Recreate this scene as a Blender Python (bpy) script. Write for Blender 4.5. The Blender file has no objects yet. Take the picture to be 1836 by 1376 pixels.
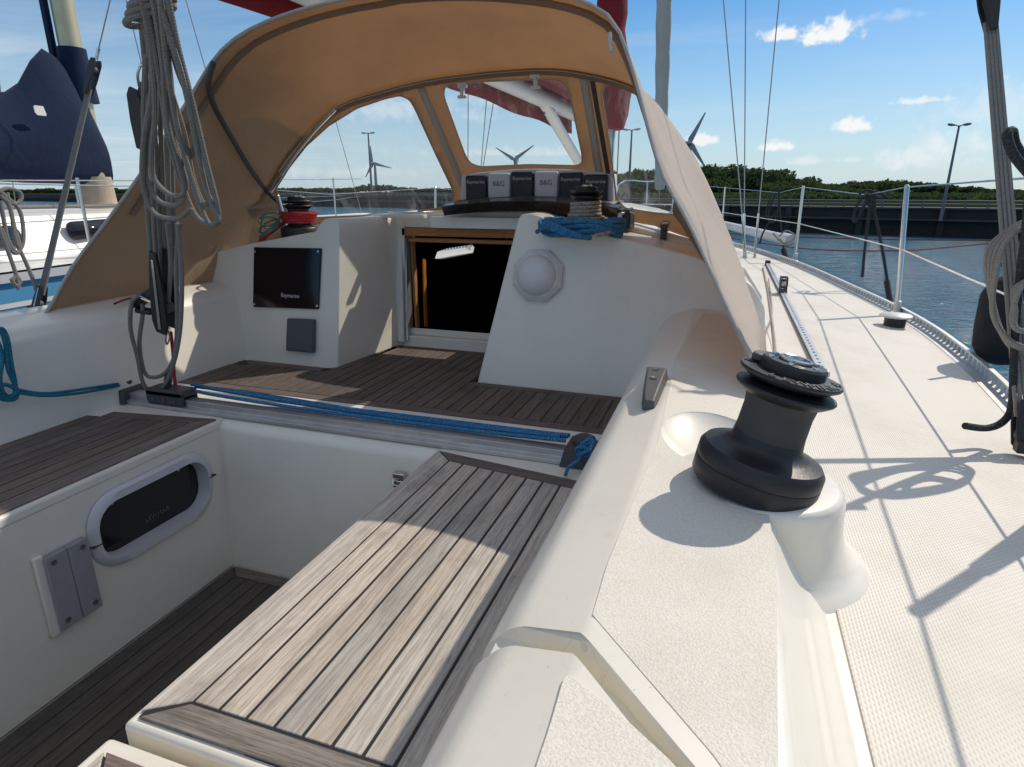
import bpy, bmesh, math, random
from mathutils import Vector, Matrix
from mathutils.geometry import delaunay_2d_cdt
random.seed(7)
R_ = math.radians
S = bpy.context.scene
COL = S.collection
# ------------------------------------------------------------------ camera, sky, sun, exposure
FPX = 1110.0; YAW = R_(18.87); PITCH = math.atan(343/FPX); CAMH = 0.75
cd = bpy.data.cameras.new('camera'); cam = bpy.data.objects.new('camera', cd); COL.objects.link(cam)
cam.location = (0, 0, CAMH); cam.rotation_euler = (R_(90)-PITCH, 0, YAW)
cd.sensor_width = 36; cd.lens = 36*FPX/1836; cd.clip_start = 0.02; cd.clip_end = 6000
S.camera = cam
SUN = Vector((.63, .88, 1.0)).normalized()
sun_el = math.asin(SUN.z); sun_az = math.atan2(SUN.x, SUN.y)
ld = bpy.data.lights.new('sun', 'SUN'); ld.energy = 3.5; ld.angle = R_(0.55); ld.color = (1.0, .90, .765)
lo = bpy.data.objects.new('sun', ld); COL.objects.link(lo)
lo.rotation_euler = SUN.to_track_quat('Z', 'Y').to_euler(); lo.location = (7.6, 10.6, 12)
S.view_settings.view_transform = 'Standard'; S.view_settings.look = 'None'
S.view_settings.exposure = 0.0; S.view_settings.gamma = 1.0
S.cycles.max_bounces = 10; S.cycles.diffuse_bounces = 7; S.cycles.transparent_max_bounces = 16; S.cycles.caustics_reflective = False; S.cycles.caustics_refractive = False
W = bpy.data.worlds.new('World'); S.world = W; W.use_nodes = True

class N:                                            # tiny node helper
    def __init__(s, tree): s.t = tree; s.n = tree.nodes; s.l = tree.links
    def a(s, typ, **kw):
        n = s.n.new(typ); ins = kw.pop('i', {})
        for k, v in kw.items(): setattr(n, k, v)
        for k, v in ins.items():
            if isinstance(v, bpy.types.NodeSocket): s.l.new(v, n.inputs[k])
            else: n.inputs[k].default_value = v
        return n
    def m(s, op, x, y=0.0, z=0.0, clamp=False):
        n = s.a('ShaderNodeMath', operation=op, use_clamp=clamp)
        for k, v in enumerate((x, y, z)):
            if isinstance(v, bpy.types.NodeSocket): s.l.new(v, n.inputs[k])
            else: n.inputs[k].default_value = v
        return n.outputs[0]
    def vm(s, op, x, y=None):
        n = s.a('ShaderNodeVectorMath', operation=op)
        for k, v in enumerate((x, y)):
            if v is None: continue
            if isinstance(v, bpy.types.NodeSocket): s.l.new(v, n.inputs[k])
            else: n.inputs[k].default_value = v
        return n
    def mix(s, f, a, b, blend='MIX'):
        n = s.a('ShaderNodeMix', data_type='RGBA', blend_type=blend)
        for k, v in ((0, f), (6, a), (7, b)):
            if isinstance(v, bpy.types.NodeSocket): s.l.new(v, n.inputs[k])
            else: n.inputs[k].default_value = (v if k == 0 else (*v[:3], 1))
        return n.outputs[2]
    def ramp(s, f, p0, p1, c0=0.0, c1=1.0):
        n = s.a('ShaderNodeMapRange', i={0: f, 1: p0, 2: p1, 3: c0, 4: c1}); n.interpolation_type = 'SMOOTHSTEP'
        return n.outputs[0]
    def noise(s, vec, scale, detail=4.0, rough=.55, dist=0.0):
        return s.a('ShaderNodeTexNoise', i={'Vector': vec, 'Scale': scale, 'Detail': detail, 'Roughness': rough, 'Distortion': dist}).outputs[0]

def pix_ray(px, py):
    F = Vector((-math.sin(YAW)*math.cos(PITCH), math.cos(YAW)*math.cos(PITCH), -math.sin(PITCH)))
    Rv = Vector((math.cos(YAW), math.sin(YAW), 0)); U = Rv.cross(F)
    return F*FPX + Rv*(px-918) - U*(py-688)
CAM = Vector((0, 0, CAMH))
def P(px, py, x=None, y=None, z=None):
    d = pix_ray(px, py)
    t = (x-CAM.x)/d.x if x is not None else (y-CAM.y)/d.y if y is not None else (z-CAM.z)/d.z
    return CAM + d*t

# sky: Nishita with thin cirrus and small cumulus, all in directions on the sky
w = N(W.node_tree); w.n.clear()
sky = w.a('ShaderNodeTexSky', sky_type='NISHITA'); sky.sun_disc = False
sky.sun_elevation = sun_el; sky.sun_rotation = sun_az; sky.altitude = 0; sky.air_density = 1.0; sky.dust_density = .25; sky.ozone_density = 3.0
tc = w.a('ShaderNodeTexCoord').outputs['Generated']
dirn = w.vm('NORMALIZE', tc).outputs[0]
sep = w.a('ShaderNodeSeparateXYZ', i={0: dirn}); dz = sep.outputs[2]
# flat cloud layer projected from height
inv = w.m('DIVIDE', 1.0, w.m('MAXIMUM', dz, .03))
flat = w.vm('SCALE', dirn); w.l.new(inv, flat.inputs['Scale'])
mp = w.a('ShaderNodeMapping', i={0: flat.outputs[0], 'Scale': (.22, .5, .2), 'Rotation': (0, 0, .9)})
cir = w.noise(mp.outputs[0], 1.3, 6, .6, .6)
cirm = w.m('MULTIPLY', w.ramp(cir, .48, .78), w.ramp(dz, .02, .12))
lo_left = w.ramp(w.m('ADD', sep.outputs[0], w.m('MULTIPLY', dz, .4)), -.25, -.75)      # hazier towards port
band = w.m('MULTIPLY', lo_left, w.m('MULTIPLY', w.ramp(dz, .30, .10), w.ramp(dz, -.02, .05)))
cirm = w.m('ADD', w.m('MULTIPLY', cirm, .16), w.m('MULTIPLY', band, w.ramp(cir, .35, .75, .10, .5)))
# small cumulus: soft blobs broken by noise
nb = w.noise(dirn, 26, 5, .6)
nb2 = w.noise(dirn, 70, 3, .55)
tot = None
for (cx_, cy_, rx, ry, st) in ((1402, 66, 32, 15, 1), (1484, 64, 44, 20, 1.1), (1524, 229, 34, 12, .7), (1395, 264, 26, 9, .7), (1262, 254, 22, 9, .6), (1655, 181, 48, 7, .5),
                               (1700, 265, 55, 30, .38), (1660, 285, 70, 26, .35), (1780, 200, 110, 40, .22), (1440, 290, 30, 8, .3), (1525, 287, 20, 6, .3), (1600, 30, 60, 10, .18), (700, 200, 130, 22, .3), (930, 180, 120, 16, .3), (900, 275, 140, 8, .3), (600, 310, 120, 10, .22)):
    c = pix_ray(cx_, cy_).normalized()
    ex = Vector((c.y, -c.x, 0)).normalized(); ez = ex.cross(c)
    d = pix_ray(cx_, cy_).length
    rx *= 1.35; ry *= 1.35; st = min(st*1.5, 1.1); du = w.m('MULTIPLY', w.vm('DOT_PRODUCT', dirn, tuple(ex)).outputs['Value'], d/rx)
    dv = w.m('MULTIPLY', w.vm('DOT_PRODUCT', dirn, tuple(ez)).outputs['Value'], d/ry)
    fr = w.ramp(w.vm('DOT_PRODUCT', dirn, tuple(c)).outputs['Value'], .5, .8)
    # flat base: lower half falls off quicker
    dvv = w.m('MULTIPLY', dv, w.ramp(dv, -.2, .2, 1.7, 1.0))
    r = w.m('SQRT', w.m('ADD', w.m('MULTIPLY', du, du), w.m('MULTIPLY', dvv, dvv)))
    rr = w.m('ADD', r, w.m('ADD', w.m('MULTIPLY', w.m('SUBTRACT', nb, .5), 2.4), w.m('MULTIPLY', w.m('SUBTRACT', nb2, .5), 1.6)))
    b = w.m('MULTIPLY', w.m('MULTIPLY', w.ramp(rr, 1.15, .35 if st > .6 else -.1), fr), st)
    tot = b if tot is None else w.m('MAXIMUM', tot, b)
cum = w.m('MINIMUM', tot, 1.0)
hazy = w.ramp(dz, .30, -.05, 0, .80)
skyb = w.a('ShaderNodeHueSaturation', i={'Color': sky.outputs[0], 'Saturation': 1.36, 'Value': 1.10}).outputs[0]
skyc = w.mix(hazy, skyb, (4.6, 6.3, 7.9))
skyc = w.mix(w.m('MINIMUM', cirm, .7), skyc, (7.4, 7.9, 8.3))
skyc = w.mix(w.m('MULTIPLY', w.ramp(dz, .33, .6), w.ramp(cir, .30, .70, .35, .75)), skyc, (8.0, 8.1, 8.2))       # pale veil added overhead, out of view, to lift the fill light
skyc = w.mix(cum, skyc, (9.3, 9.4, 9.5))
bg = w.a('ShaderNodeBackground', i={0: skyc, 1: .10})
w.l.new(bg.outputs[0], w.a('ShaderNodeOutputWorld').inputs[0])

# ------------------------------------------------------------------ materials
def mat(name, col, rough=.5, metal=0.0, spec=.5, coat=0.0, bump=None, var=None, trans=None, emit=None):
    """bump=(scale,dist,detail)  var=(scale,amount,other colour)"""
    m = bpy.data.materials.new(name); m.use_nodes = True; g = N(m.node_tree); g.n.clear()
    b = g.a('ShaderNodeBsdfPrincipled', i={'Base Color': (*col, 1), 'Roughness': rough, 'Metallic': metal, 'Specular IOR Level': spec, 'Coat Weight': coat, 'Coat Roughness': .12})
    o = g.a('ShaderNodeOutputMaterial'); g.l.new(b.outputs[0], o.inputs[0])
    co = g.a('ShaderNodeNewGeometry').outputs['Position']
    if var:
        f = g.ramp(g.noise(co, var[0], 5, .6), .38, .72)
        g.l.new(g.mix(g.m('MULTIPLY', f, var[1]), col, var[2]), b.inputs['Base Color'])
        g.l.new(g.m('ADD', rough, g.m('MULTIPLY', f, .12)), b.inputs['Roughness'])
    if bump:
        bp = g.a('ShaderNodeBump', i={'Height': g.noise(co, bump[0], bump[2] if len(bump) > 2 else 3), 'Distance': bump[1], 'Strength': 1})
        g.l.new(bp.outputs[0], b.inputs['Normal'])
    m['g'] = 0
    return m
M = {}
CREAM = (.79, .75, .665)
def gel(name, col, rough=.3):
    m = bpy.data.materials.new(name); m.use_nodes = True; g = N(m.node_tree); g.n.clear()
    co = g.a('ShaderNodeNewGeometry').outputs['Position']
    n1 = g.noise(co, 3.5, 6, .65); n2 = g.noise(co, 45, 4, .7); n3 = g.noise(co, 9, 5, .6, 1.5)
    c = g.mix(g.ramp(n1, .42, .75, 0, .28), col, tuple(v*.80 for v in col[:2])+(col[2]*.70,))
    c = g.mix(g.ramp(n2, .60, .78, 0, .16), c, (.36, .33, .27))
    c = g.mix(g.ramp(n3, .66, .74, 0, .14), c, (.42, .37, .29))
    vor = g.a('ShaderNodeTexVoronoi', i={'Vector': co, 'Scale': 26}); 
    c = g.mix(g.ramp(vor.outputs['Distance'], .035, .015, 0, .55), c, (.2, .17, .13))
    crk = g.a('ShaderNodeTexVoronoi', feature='DISTANCE_TO_EDGE', i={'Vector': g.vm('ADD', co, g.vm('SCALE', g.a('ShaderNodeTexNoise', i={'Vector': co, 'Scale': 8}).outputs['Color']).outputs[0]).outputs[0], 'Scale': 5}).outputs[0]
    c = g.mix(g.m('MULTIPLY', g.ramp(crk, .005, .0015, 0, .22), g.ramp(n1, .56, .66)), c, (.25, .22, .17))
    stv = g.noise(g.a('ShaderNodeMapping', i={0: co, 'Scale': (26, 26, 1.6)}).outputs[0], 1, 4, .6)
    c = g.mix(g.ramp(stv, .58, .80, 0, .15), c, (.50, .45, .36))
    b = g.a('ShaderNodeBsdfPrincipled', i={'Base Color': c, 'Roughness': g.m('ADD', rough, g.m('MULTIPLY', n1, .25)), 'Coat Weight': .45, 'Coat Roughness': .10})
    bp = g.a('ShaderNodeBump', i={'Height': g.noise(co, 14, 2), 'Distance': .0016, 'Strength': .6})
    g.l.new(bp.outputs[0], b.inputs['Normal'])
    g.l.new(b.outputs[0], g.a('ShaderNodeOutputMaterial').inputs[0]); return m
M['gel'] = gel('gelcoat', CREAM)
def nonskid(name, col):
    m = bpy.data.materials.new(name); m.use_nodes = True; g = N(m.node_tree); g.n.clear()
    co = g.a('ShaderNodeNewGeometry').outputs['Position']
    n = g.noise(co, 420, 3, .65); n1 = g.noise(co, 5, 5, .6)
    c = g.mix(g.ramp(n, .40, .62, .0, .38), col, tuple(v*.62 for v in col))
    c = g.mix(g.ramp(n1, .45, .75, 0, .22), c, (.46, .40, .33))
    b = g.a('ShaderNodeBsdfPrincipled', i={'Base Color': c, 'Roughness': .62})
    bp = g.a('ShaderNodeBump', i={'Height': g.noise(co, 420, 2, .5), 'Distance': .0008, 'Strength': .9})
    g.l.new(bp.outputs[0], b.inputs['Normal'])
    g.l.new(b.outputs[0], g.a('ShaderNodeOutputMaterial').inputs[0]); return m
M['nonskid'] = nonskid('speckled_nonskid', (.76, .72, .63))
def weave(name, col):
    m = bpy.data.materials.new(name); m.use_nodes = True; g = N(m.node_tree); g.n.clear()
    co = g.a('ShaderNodeNewGeometry').outputs['Position']
    s = g.a('ShaderNodeSeparateXYZ', i={0: co}); x, y = s.outputs[0], s.outputs[1]
    # moulded rows: narrow ridges along the deck broken into short lozenges, alternate rows shifted
    k = 2*math.pi/.0050
    row = g.m('SINE', g.m('MULTIPLY', x, k))
    alt = g.m('MULTIPLY', g.m('SIGN', g.m('SINE', g.m('MULTIPLY', x, k/2))), math.pi/2)
    dia = g.m('SINE', g.m('ADD', g.m('MULTIPLY', y, 2*math.pi/.0092), alt))
    h = g.m('ADD', g.m('MULTIPLY', row, .6), g.m('MULTIPLY', dia, .4))
    n1 = g.noise(co, 4, 6, .65); n2 = g.noise(co, 30, 3, .6, 1)
    c = g.mix(g.ramp(h, -.1, -.85, 0, .42), col, (.34, .32, .29))
    c = g.mix(g.ramp(n1, .42, .72, 0, .38), c, (.48, .43, .36))
    c = g.mix(g.ramp(n2, .68, .76, 0, .3), c, (.40, .37, .33))
    b = g.a('ShaderNodeBsdfPrincipled', i={'Base Color': c, 'Roughness': .55})
    bp = g.a('ShaderNodeBump', i={'Height': h, 'Distance': .0006, 'Strength': .6})
    g.l.new(bp.outputs[0], b.inputs['Normal'])
    g.l.new(b.outputs[0], g.a('ShaderNodeOutputMaterial').inputs[0]); return m
M['weave'] = weave('moulded_deck_pattern', (.70, .665, .59))
def teak(name, c0, c1, dark):
    m = bpy.data.materials.new(name); m.use_nodes = True; g = N(m.node_tree); g.n.clear()
    uv = g.a('ShaderNodeUVMap', uv_map='UVMap').outputs[0]
    geo = g.a('ShaderNodeNewGeometry'); rnd = geo.outputs['Random Per Island']; co = geo.outputs['Position']
    off = g.a('ShaderNodeCombineXYZ', i={0: g.m('MULTIPLY', rnd, 37.0), 1: g.m('MULTIPLY', rnd, 91.0), 2: g.m('MULTIPLY', rnd, 13.0)}).outputs[0]
    v = g.vm('ADD', uv, off).outputs[0]
    gr = g.noise(g.a('ShaderNodeMapping', i={0: v, 'Scale': (7, 190, 1)}).outputs[0], 1, 5, .68, .25)
    fine = g.noise(g.a('ShaderNodeMapping', i={0: v, 'Scale': (28, 700, 1)}).outputs[0], 1, 2, .6)
    wav = g.noise(g.a('ShaderNodeMapping', i={0: v, 'Scale': (2.2, 26, 1)}).outputs[0], 1, 4, .6, 1.2)
    c = g.mix(g.ramp(gr, .33, .68), c0, c1)
    c = g.mix(g.ramp(wav, .5, .72, 0, .5), c, tuple(x*.62 for x in c0))
    c = g.mix(g.ramp(fine, .56, .72, 0, .65), c, dark)
    stain = g.noise(co, 6, 5, .65)
    c = g.mix(g.ramp(stain, .52, .72, 0, .4), c, dark)
    hv = g.m('ADD', g.m('MULTIPLY', rnd, .30), .88)
    c2 = g.a('ShaderNodeHueSaturation', i={'Color': c, 'Value': hv, 'Saturation': g.m('ADD', .85, g.m('MULTIPLY', g.m('FRACT', g.m('MULTIPLY', rnd, 7.3)), .5))}).outputs[0]
    b = g.a('ShaderNodeBsdfPrincipled', i={'Base Color': c2, 'Roughness': .72, 'Specular IOR Level': .3})
    h = g.m('ADD', g.m('MULTIPLY', gr, .7), g.m('MULTIPLY', fine, .5))
    bp = g.a('ShaderNodeBump', i={'Height': h, 'Distance': .0016, 'Strength': .8})
    g.l.new(bp.outputs[0], b.inputs['Normal'])
    g.l.new(b.outputs[0], g.a('ShaderNodeOutputMaterial').inputs[0]); return m
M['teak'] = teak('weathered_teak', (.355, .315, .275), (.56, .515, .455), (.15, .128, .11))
M['teak2'] = teak('brown_shade_teak', (.10, .080, .070), (.17, .14, .122), (.035, .028, .024))  # brown teak, darkened so the port bench's shade sits in the colour
M['teakd'] = teak('dark_teak', (.060, .052, .045), (.105, .092, .080), (.028, .023, .02))  # darker than the bench teak, for the cockpit floor
M['teakg'] = teak('dark_border_teak', (.12, .095, .085), (.20, .165, .15), (.06, .045, .04))
M['teakt'] = teak('grey_end_teak', (.15, .135, .12), (.28, .255, .23), (.06, .05, .042))
M['wood'] = teak('varnished_wood', (.36, .15, .05), (.48, .22, .08), (.20, .08, .03))
M['caulk'] = mat('caulk', (.02, .02, .022), .6)
def canvas(name, col, tr, frac, bd=.014):
    m = bpy.data.materials.new(name); m.use_nodes = True; g = N(m.node_tree); g.n.clear()
    uv = g.a('ShaderNodeUVMap', uv_map='UVMap').outputs[0]; co = g.a('ShaderNodeNewGeometry').outputs['Position']
    s = g.a('ShaderNodeSeparateXYZ', i={0: uv})
    h = g.m('MULTIPLY', g.m('SINE', g.m('MULTIPLY', s.outputs[0], 3200)), g.m('SINE', g.m('MULTIPLY', s.outputs[1], 3200)))
    n1 = g.noise(co, 3, 5, .6); n2 = g.noise(co, 380, 2, .6); n3 = g.noise(co, 9, 4, .6, .8)
    k = g.ramp(n1, .35, .75, 0, .35)
    c = g.mix(k, col, tuple(x*.72 for x in col)); t = g.mix(k, tr, tuple(x*.6 for x in tr))
    c = g.mix(g.ramp(n2, .4, .65, 0, .35), c, tuple(x*.6 for x in col)); t = g.mix(g.ramp(n2, .4, .65, 0, .3), t, tuple(x*.5 for x in tr))
    d = g.a('ShaderNodeBsdfPrincipled', i={'Base Color': c, 'Roughness': .85, 'Specular IOR Level': .2, 'Sheen Weight': .1})
    tl = g.a('ShaderNodeBsdfTranslucent', i={'Color': t})
    bp = g.a('ShaderNodeBump', i={'Height': g.m('ADD', g.m('MULTIPLY', h, .02), g.m('ADD', g.m('MULTIPLY', n2, .06), g.m('MULTIPLY', n3, 1.3))), 'Distance': bd, 'Strength': .8})
    g.l.new(bp.outputs[0], d.inputs['Normal'])
    mx = g.a('ShaderNodeMixShader', i={0: frac}); g.l.new(d.outputs[0], mx.inputs[1]); g.l.new(tl.outputs[0], mx.inputs[2])
    g.l.new(mx.outputs[0], g.a('ShaderNodeOutputMaterial').inputs[0]); return m
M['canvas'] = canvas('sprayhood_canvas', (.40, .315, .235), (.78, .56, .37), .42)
M['canvas_out'] = canvas('sunlit_tone_canvas', (.82, .75, .67), (.92, .66, .44), .46, .004)  # outer shell coloured paler to carry the sunlit tone of the hood's side
M['webbing'] = canvas('pale_seam_tape', (.62, .58, .53), (.4, .3, .2), .1)
M['red'] = canvas('red_sailcover', (.30, .035, .05), (.5, .06, .07), .35)
M['navy'] = canvas('navy_sailcover', (.005, .017, .055), (.01, .015, .04), .05, .006)
M['sailgrey'] = canvas('rolled_sail', (.50, .49, .47), (.5, .5, .5), .1)
M['tancover'] = canvas('tan_mast_cover', (.55, .44, .33), (.5, .4, .3), .1)
def vinyl():
    m = bpy.data.materials.new('clear_vinyl'); m.use_nodes = True; g = N(m.node_tree); g.n.clear()
    co = g.a('ShaderNodeNewGeometry').outputs['Position']
    sc = g.noise(g.a('ShaderNodeMapping', i={0: co, 'Scale': (10, 3, 3), 'Rotation': (0, .5, 0)}).outputs[0], 1.6, 6, .7, .4)
    dots = g.a('ShaderNodeTexVoronoi', i={'Vector': co, 'Scale': 42}).outputs['Distance']
    f = g.m('ADD', g.ramp(sc, .48, .78, .035, .24), g.ramp(dots, .06, .02, 0, .12))
    t = g.a('ShaderNodeBsdfTransparent', i={'Color': (.93, .95, .95, 1)})
    tl = g.a('ShaderNodeBsdfTranslucent', i={'Color': (.8, .8, .8, 1)})
    df = g.a('ShaderNodeBsdfDiffuse', i={'Color': (.8, .8, .8, 1)})
    hz = g.a('ShaderNodeMixShader', i={0: .5}); g.l.new(tl.outputs[0], hz.inputs[1]); g.l.new(df.outputs[0], hz.inputs[2])
    m1 = g.a('ShaderNodeMixShader', i={0: f}); g.l.new(t.outputs[0], m1.inputs[1]); g.l.new(hz.outputs[0], m1.inputs[2])
    gl = g.a('ShaderNodeBsdfGlossy', i={'Color': (1, 1, 1, 1), 'Roughness': .04})
    bp = g.a('ShaderNodeBump', i={'Height': g.noise(co, 7, 2), 'Distance': .01, 'Strength': .5}); g.l.new(bp.outputs[0], gl.inputs['Normal'])
    fr = g.m('MULTIPLY', g.a('ShaderNodeFresnel', i={'IOR': 1.35}).outputs[0], .7)
    m2 = g.a('ShaderNodeMixShader', i={0: fr}); g.l.new(m1.outputs[0], m2.inputs[1]); g.l.new(gl.outputs[0], m2.inputs[2])
    g.l.new(m2.outputs[0], g.a('ShaderNodeOutputMaterial').inputs[0]); return m
M['vinyl'] = vinyl()
def rope(name, c0, c1, fleck=.5, period=.010):
    m = bpy.data.materials.new(name); m.use_nodes = True; g = N(m.node_tree); g.n.clear()
    uv = g.a('ShaderNodeUVMap', uv_map='UVMap').outputs[0]
    s = g.a('ShaderNodeSeparateXYZ', i={0: uv}); u, v = s.outputs[0], s.outputs[1]
    k = 2*math.pi/period
    a = g.m('SINE', g.m('ADD', g.m('MULTIPLY', u, k), g.m('MULTIPLY', v, 2*math.pi*4)))
    b_ = g.m('SINE', g.m('SUBTRACT', g.m('MULTIPLY', u, k), g.m('MULTIPLY', v, 2*math.pi*4)))
    h = g.m('MAXIMUM', a, b_)
    fl = g.ramp(g.noise(g.a('ShaderNodeMapping', i={0: uv, 'Scale': (190, 5, 1)}).outputs[0], 1, 2, .6), .5, .6)
    co = g.a('ShaderNodeNewGeometry').outputs['Position']
    c = g.mix(g.m('MULTIPLY', fl, fleck), c0, c1)
    c = g.mix(g.ramp(h, .3, -.5, 0, .3), c, tuple(x*.5 for x in c0))
    c = g.mix(g.ramp(g.noise(co, 18, 4, .6), .5, .75, 0, .35), c, tuple(x*.55 for x in c0))
    b = g.a('ShaderNodeBsdfPrincipled', i={'Base Color': c, 'Roughness': .85, 'Specular IOR Level': .2})
    bp = g.a('ShaderNodeBump', i={'Height': h, 'Distance': .0007, 'Strength': .7}); g.l.new(bp.outputs[0], b.inputs['Normal'])
    g.l.new(b.outputs[0], g.a('ShaderNodeOutputMaterial').inputs[0]); return m
M['rope'] = rope('grey_braid', (.27, .257, .238), (.20, .19, .175), .55, .008)
M['ropeblue'] = rope('blue_fleck_braid', (.03, .17, .36), (.22, .42, .52), .45)
M['ropeteal'] = rope('teal_braid', (.02, .17, .26), (.06, .32, .38), .5)
M['ropedark'] = rope('charcoal_braid', (.035, .037, .042), (.09, .09, .095), .4)
M['ropered'] = rope('red_braid', (.38, .02, .03), (.55, .25, .22), .35)
M['ropemar'] = rope('maroon_braid', (.13, .02, .03), (.2, .08, .08), .3)
M['ropegreen'] = rope('green_braid', (.12, .22, .17), (.35, .42, .36), .6)
M['ropemix'] = rope('cream_fleck_braid', (.42, .38, .33), (.17, .13, .14), .8)
M['steel'] = mat('stainless_steel', (.62, .61, .59), .2, 1.0, bump=(60, .0004))
M['wire'] = mat('wire_rope', (.36, .35, .34), .4, .8)
M['alu'] = mat('anodised_aluminium', (.60, .60, .60), .38, .85, var=(12, .5, (.42, .42, .42)))
M['alumatt'] = mat('painted_grey_alloy', (.085, .085, .09), .5, .15, var=(30, .4, (.06, .06, .063)))
M['alulight'] = mat('satin_frame', (.60, .61, .63), .42, .1, var=(20, .3, (.5, .5, .52)))
M['greyplate'] = mat('grey_plate', (.30, .30, .32), .5, 0, bump=(200, .0003), var=(16, .4, (.24, .24, .25)))
M['letter'] = mat('raised_letter', (.13, .13, .13), .45)
M['white'] = mat('white_paint', (.78, .77, .74), .35, 0, var=(8, .3, (.6, .58, .53)))
M['mould'] = mat('white_plastic', (.66, .66, .66), .5, 0, bump=(120, .0004))
M['black'] = mat('black_plastic', (.013, .013, .015), .42, 0, bump=(200, .0004), var=(14, .5, (.028, .028, .03)))
M['drum'] = mat('winch_drum_coating', (.045, .045, .046), .62, 0, bump=(500, .0005), var=(30, .6, (.07, .07, .07)))
M['screen'] = mat('dark_screen', (.003, .003, .006), .12, 0)
M['greyplastic'] = mat('dark_grey_plastic', (.085, .09, .10), .55, 0, bump=(300, .0004))
M['purplegrey'] = mat('grey_purple_plastic', (.055, .052, .065), .6, 0, bump=(200, .0006), var=(20, .5, (.09, .085, .095)))
M['smoke'] = mat('smoked_acrylic', (.022, .017, .015), .12, 0, var=(16, .5, (.06, .05, .045)))
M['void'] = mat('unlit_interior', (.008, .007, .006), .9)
M['ink'] = mat('dark_print', (.02, .02, .02), .6)
M['paleink'] = mat('pale_print', (.55, .56, .58), .5)
M['stow'] = mat('worn_print', (.12, .12, .12), .6)
M['fender'] = mat('navy_fender_sock', (.012, .014, .022), .95, 0, bump=(400, .002), var=(20, .5, (.03, .03, .04)))
M['rubber'] = mat('rubber', (.03, .03, .03), .8)
M['bluehull'] = mat('sky_blue_hull', (.10, .33, .55), .22, 0, coat=.4, var=(1.5, .25, (.14, .38, .58)))
M['mastgold'] = mat('gold_anodised_mast', (.60, .52, .33), .38, .6, var=(10, .3, (.45, .38, .24)))
M['darkglass'] = mat('tinted_window', (.01, .012, .018), .06)
M['turbine'] = mat('turbine_grey', (.30, .33, .38), .6)
M['lamppost'] = mat('galvanised_post', (.13, .14, .16), .6)
M['red_plain'] = mat('red_tape', (.4, .02, .03), .6)

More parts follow.
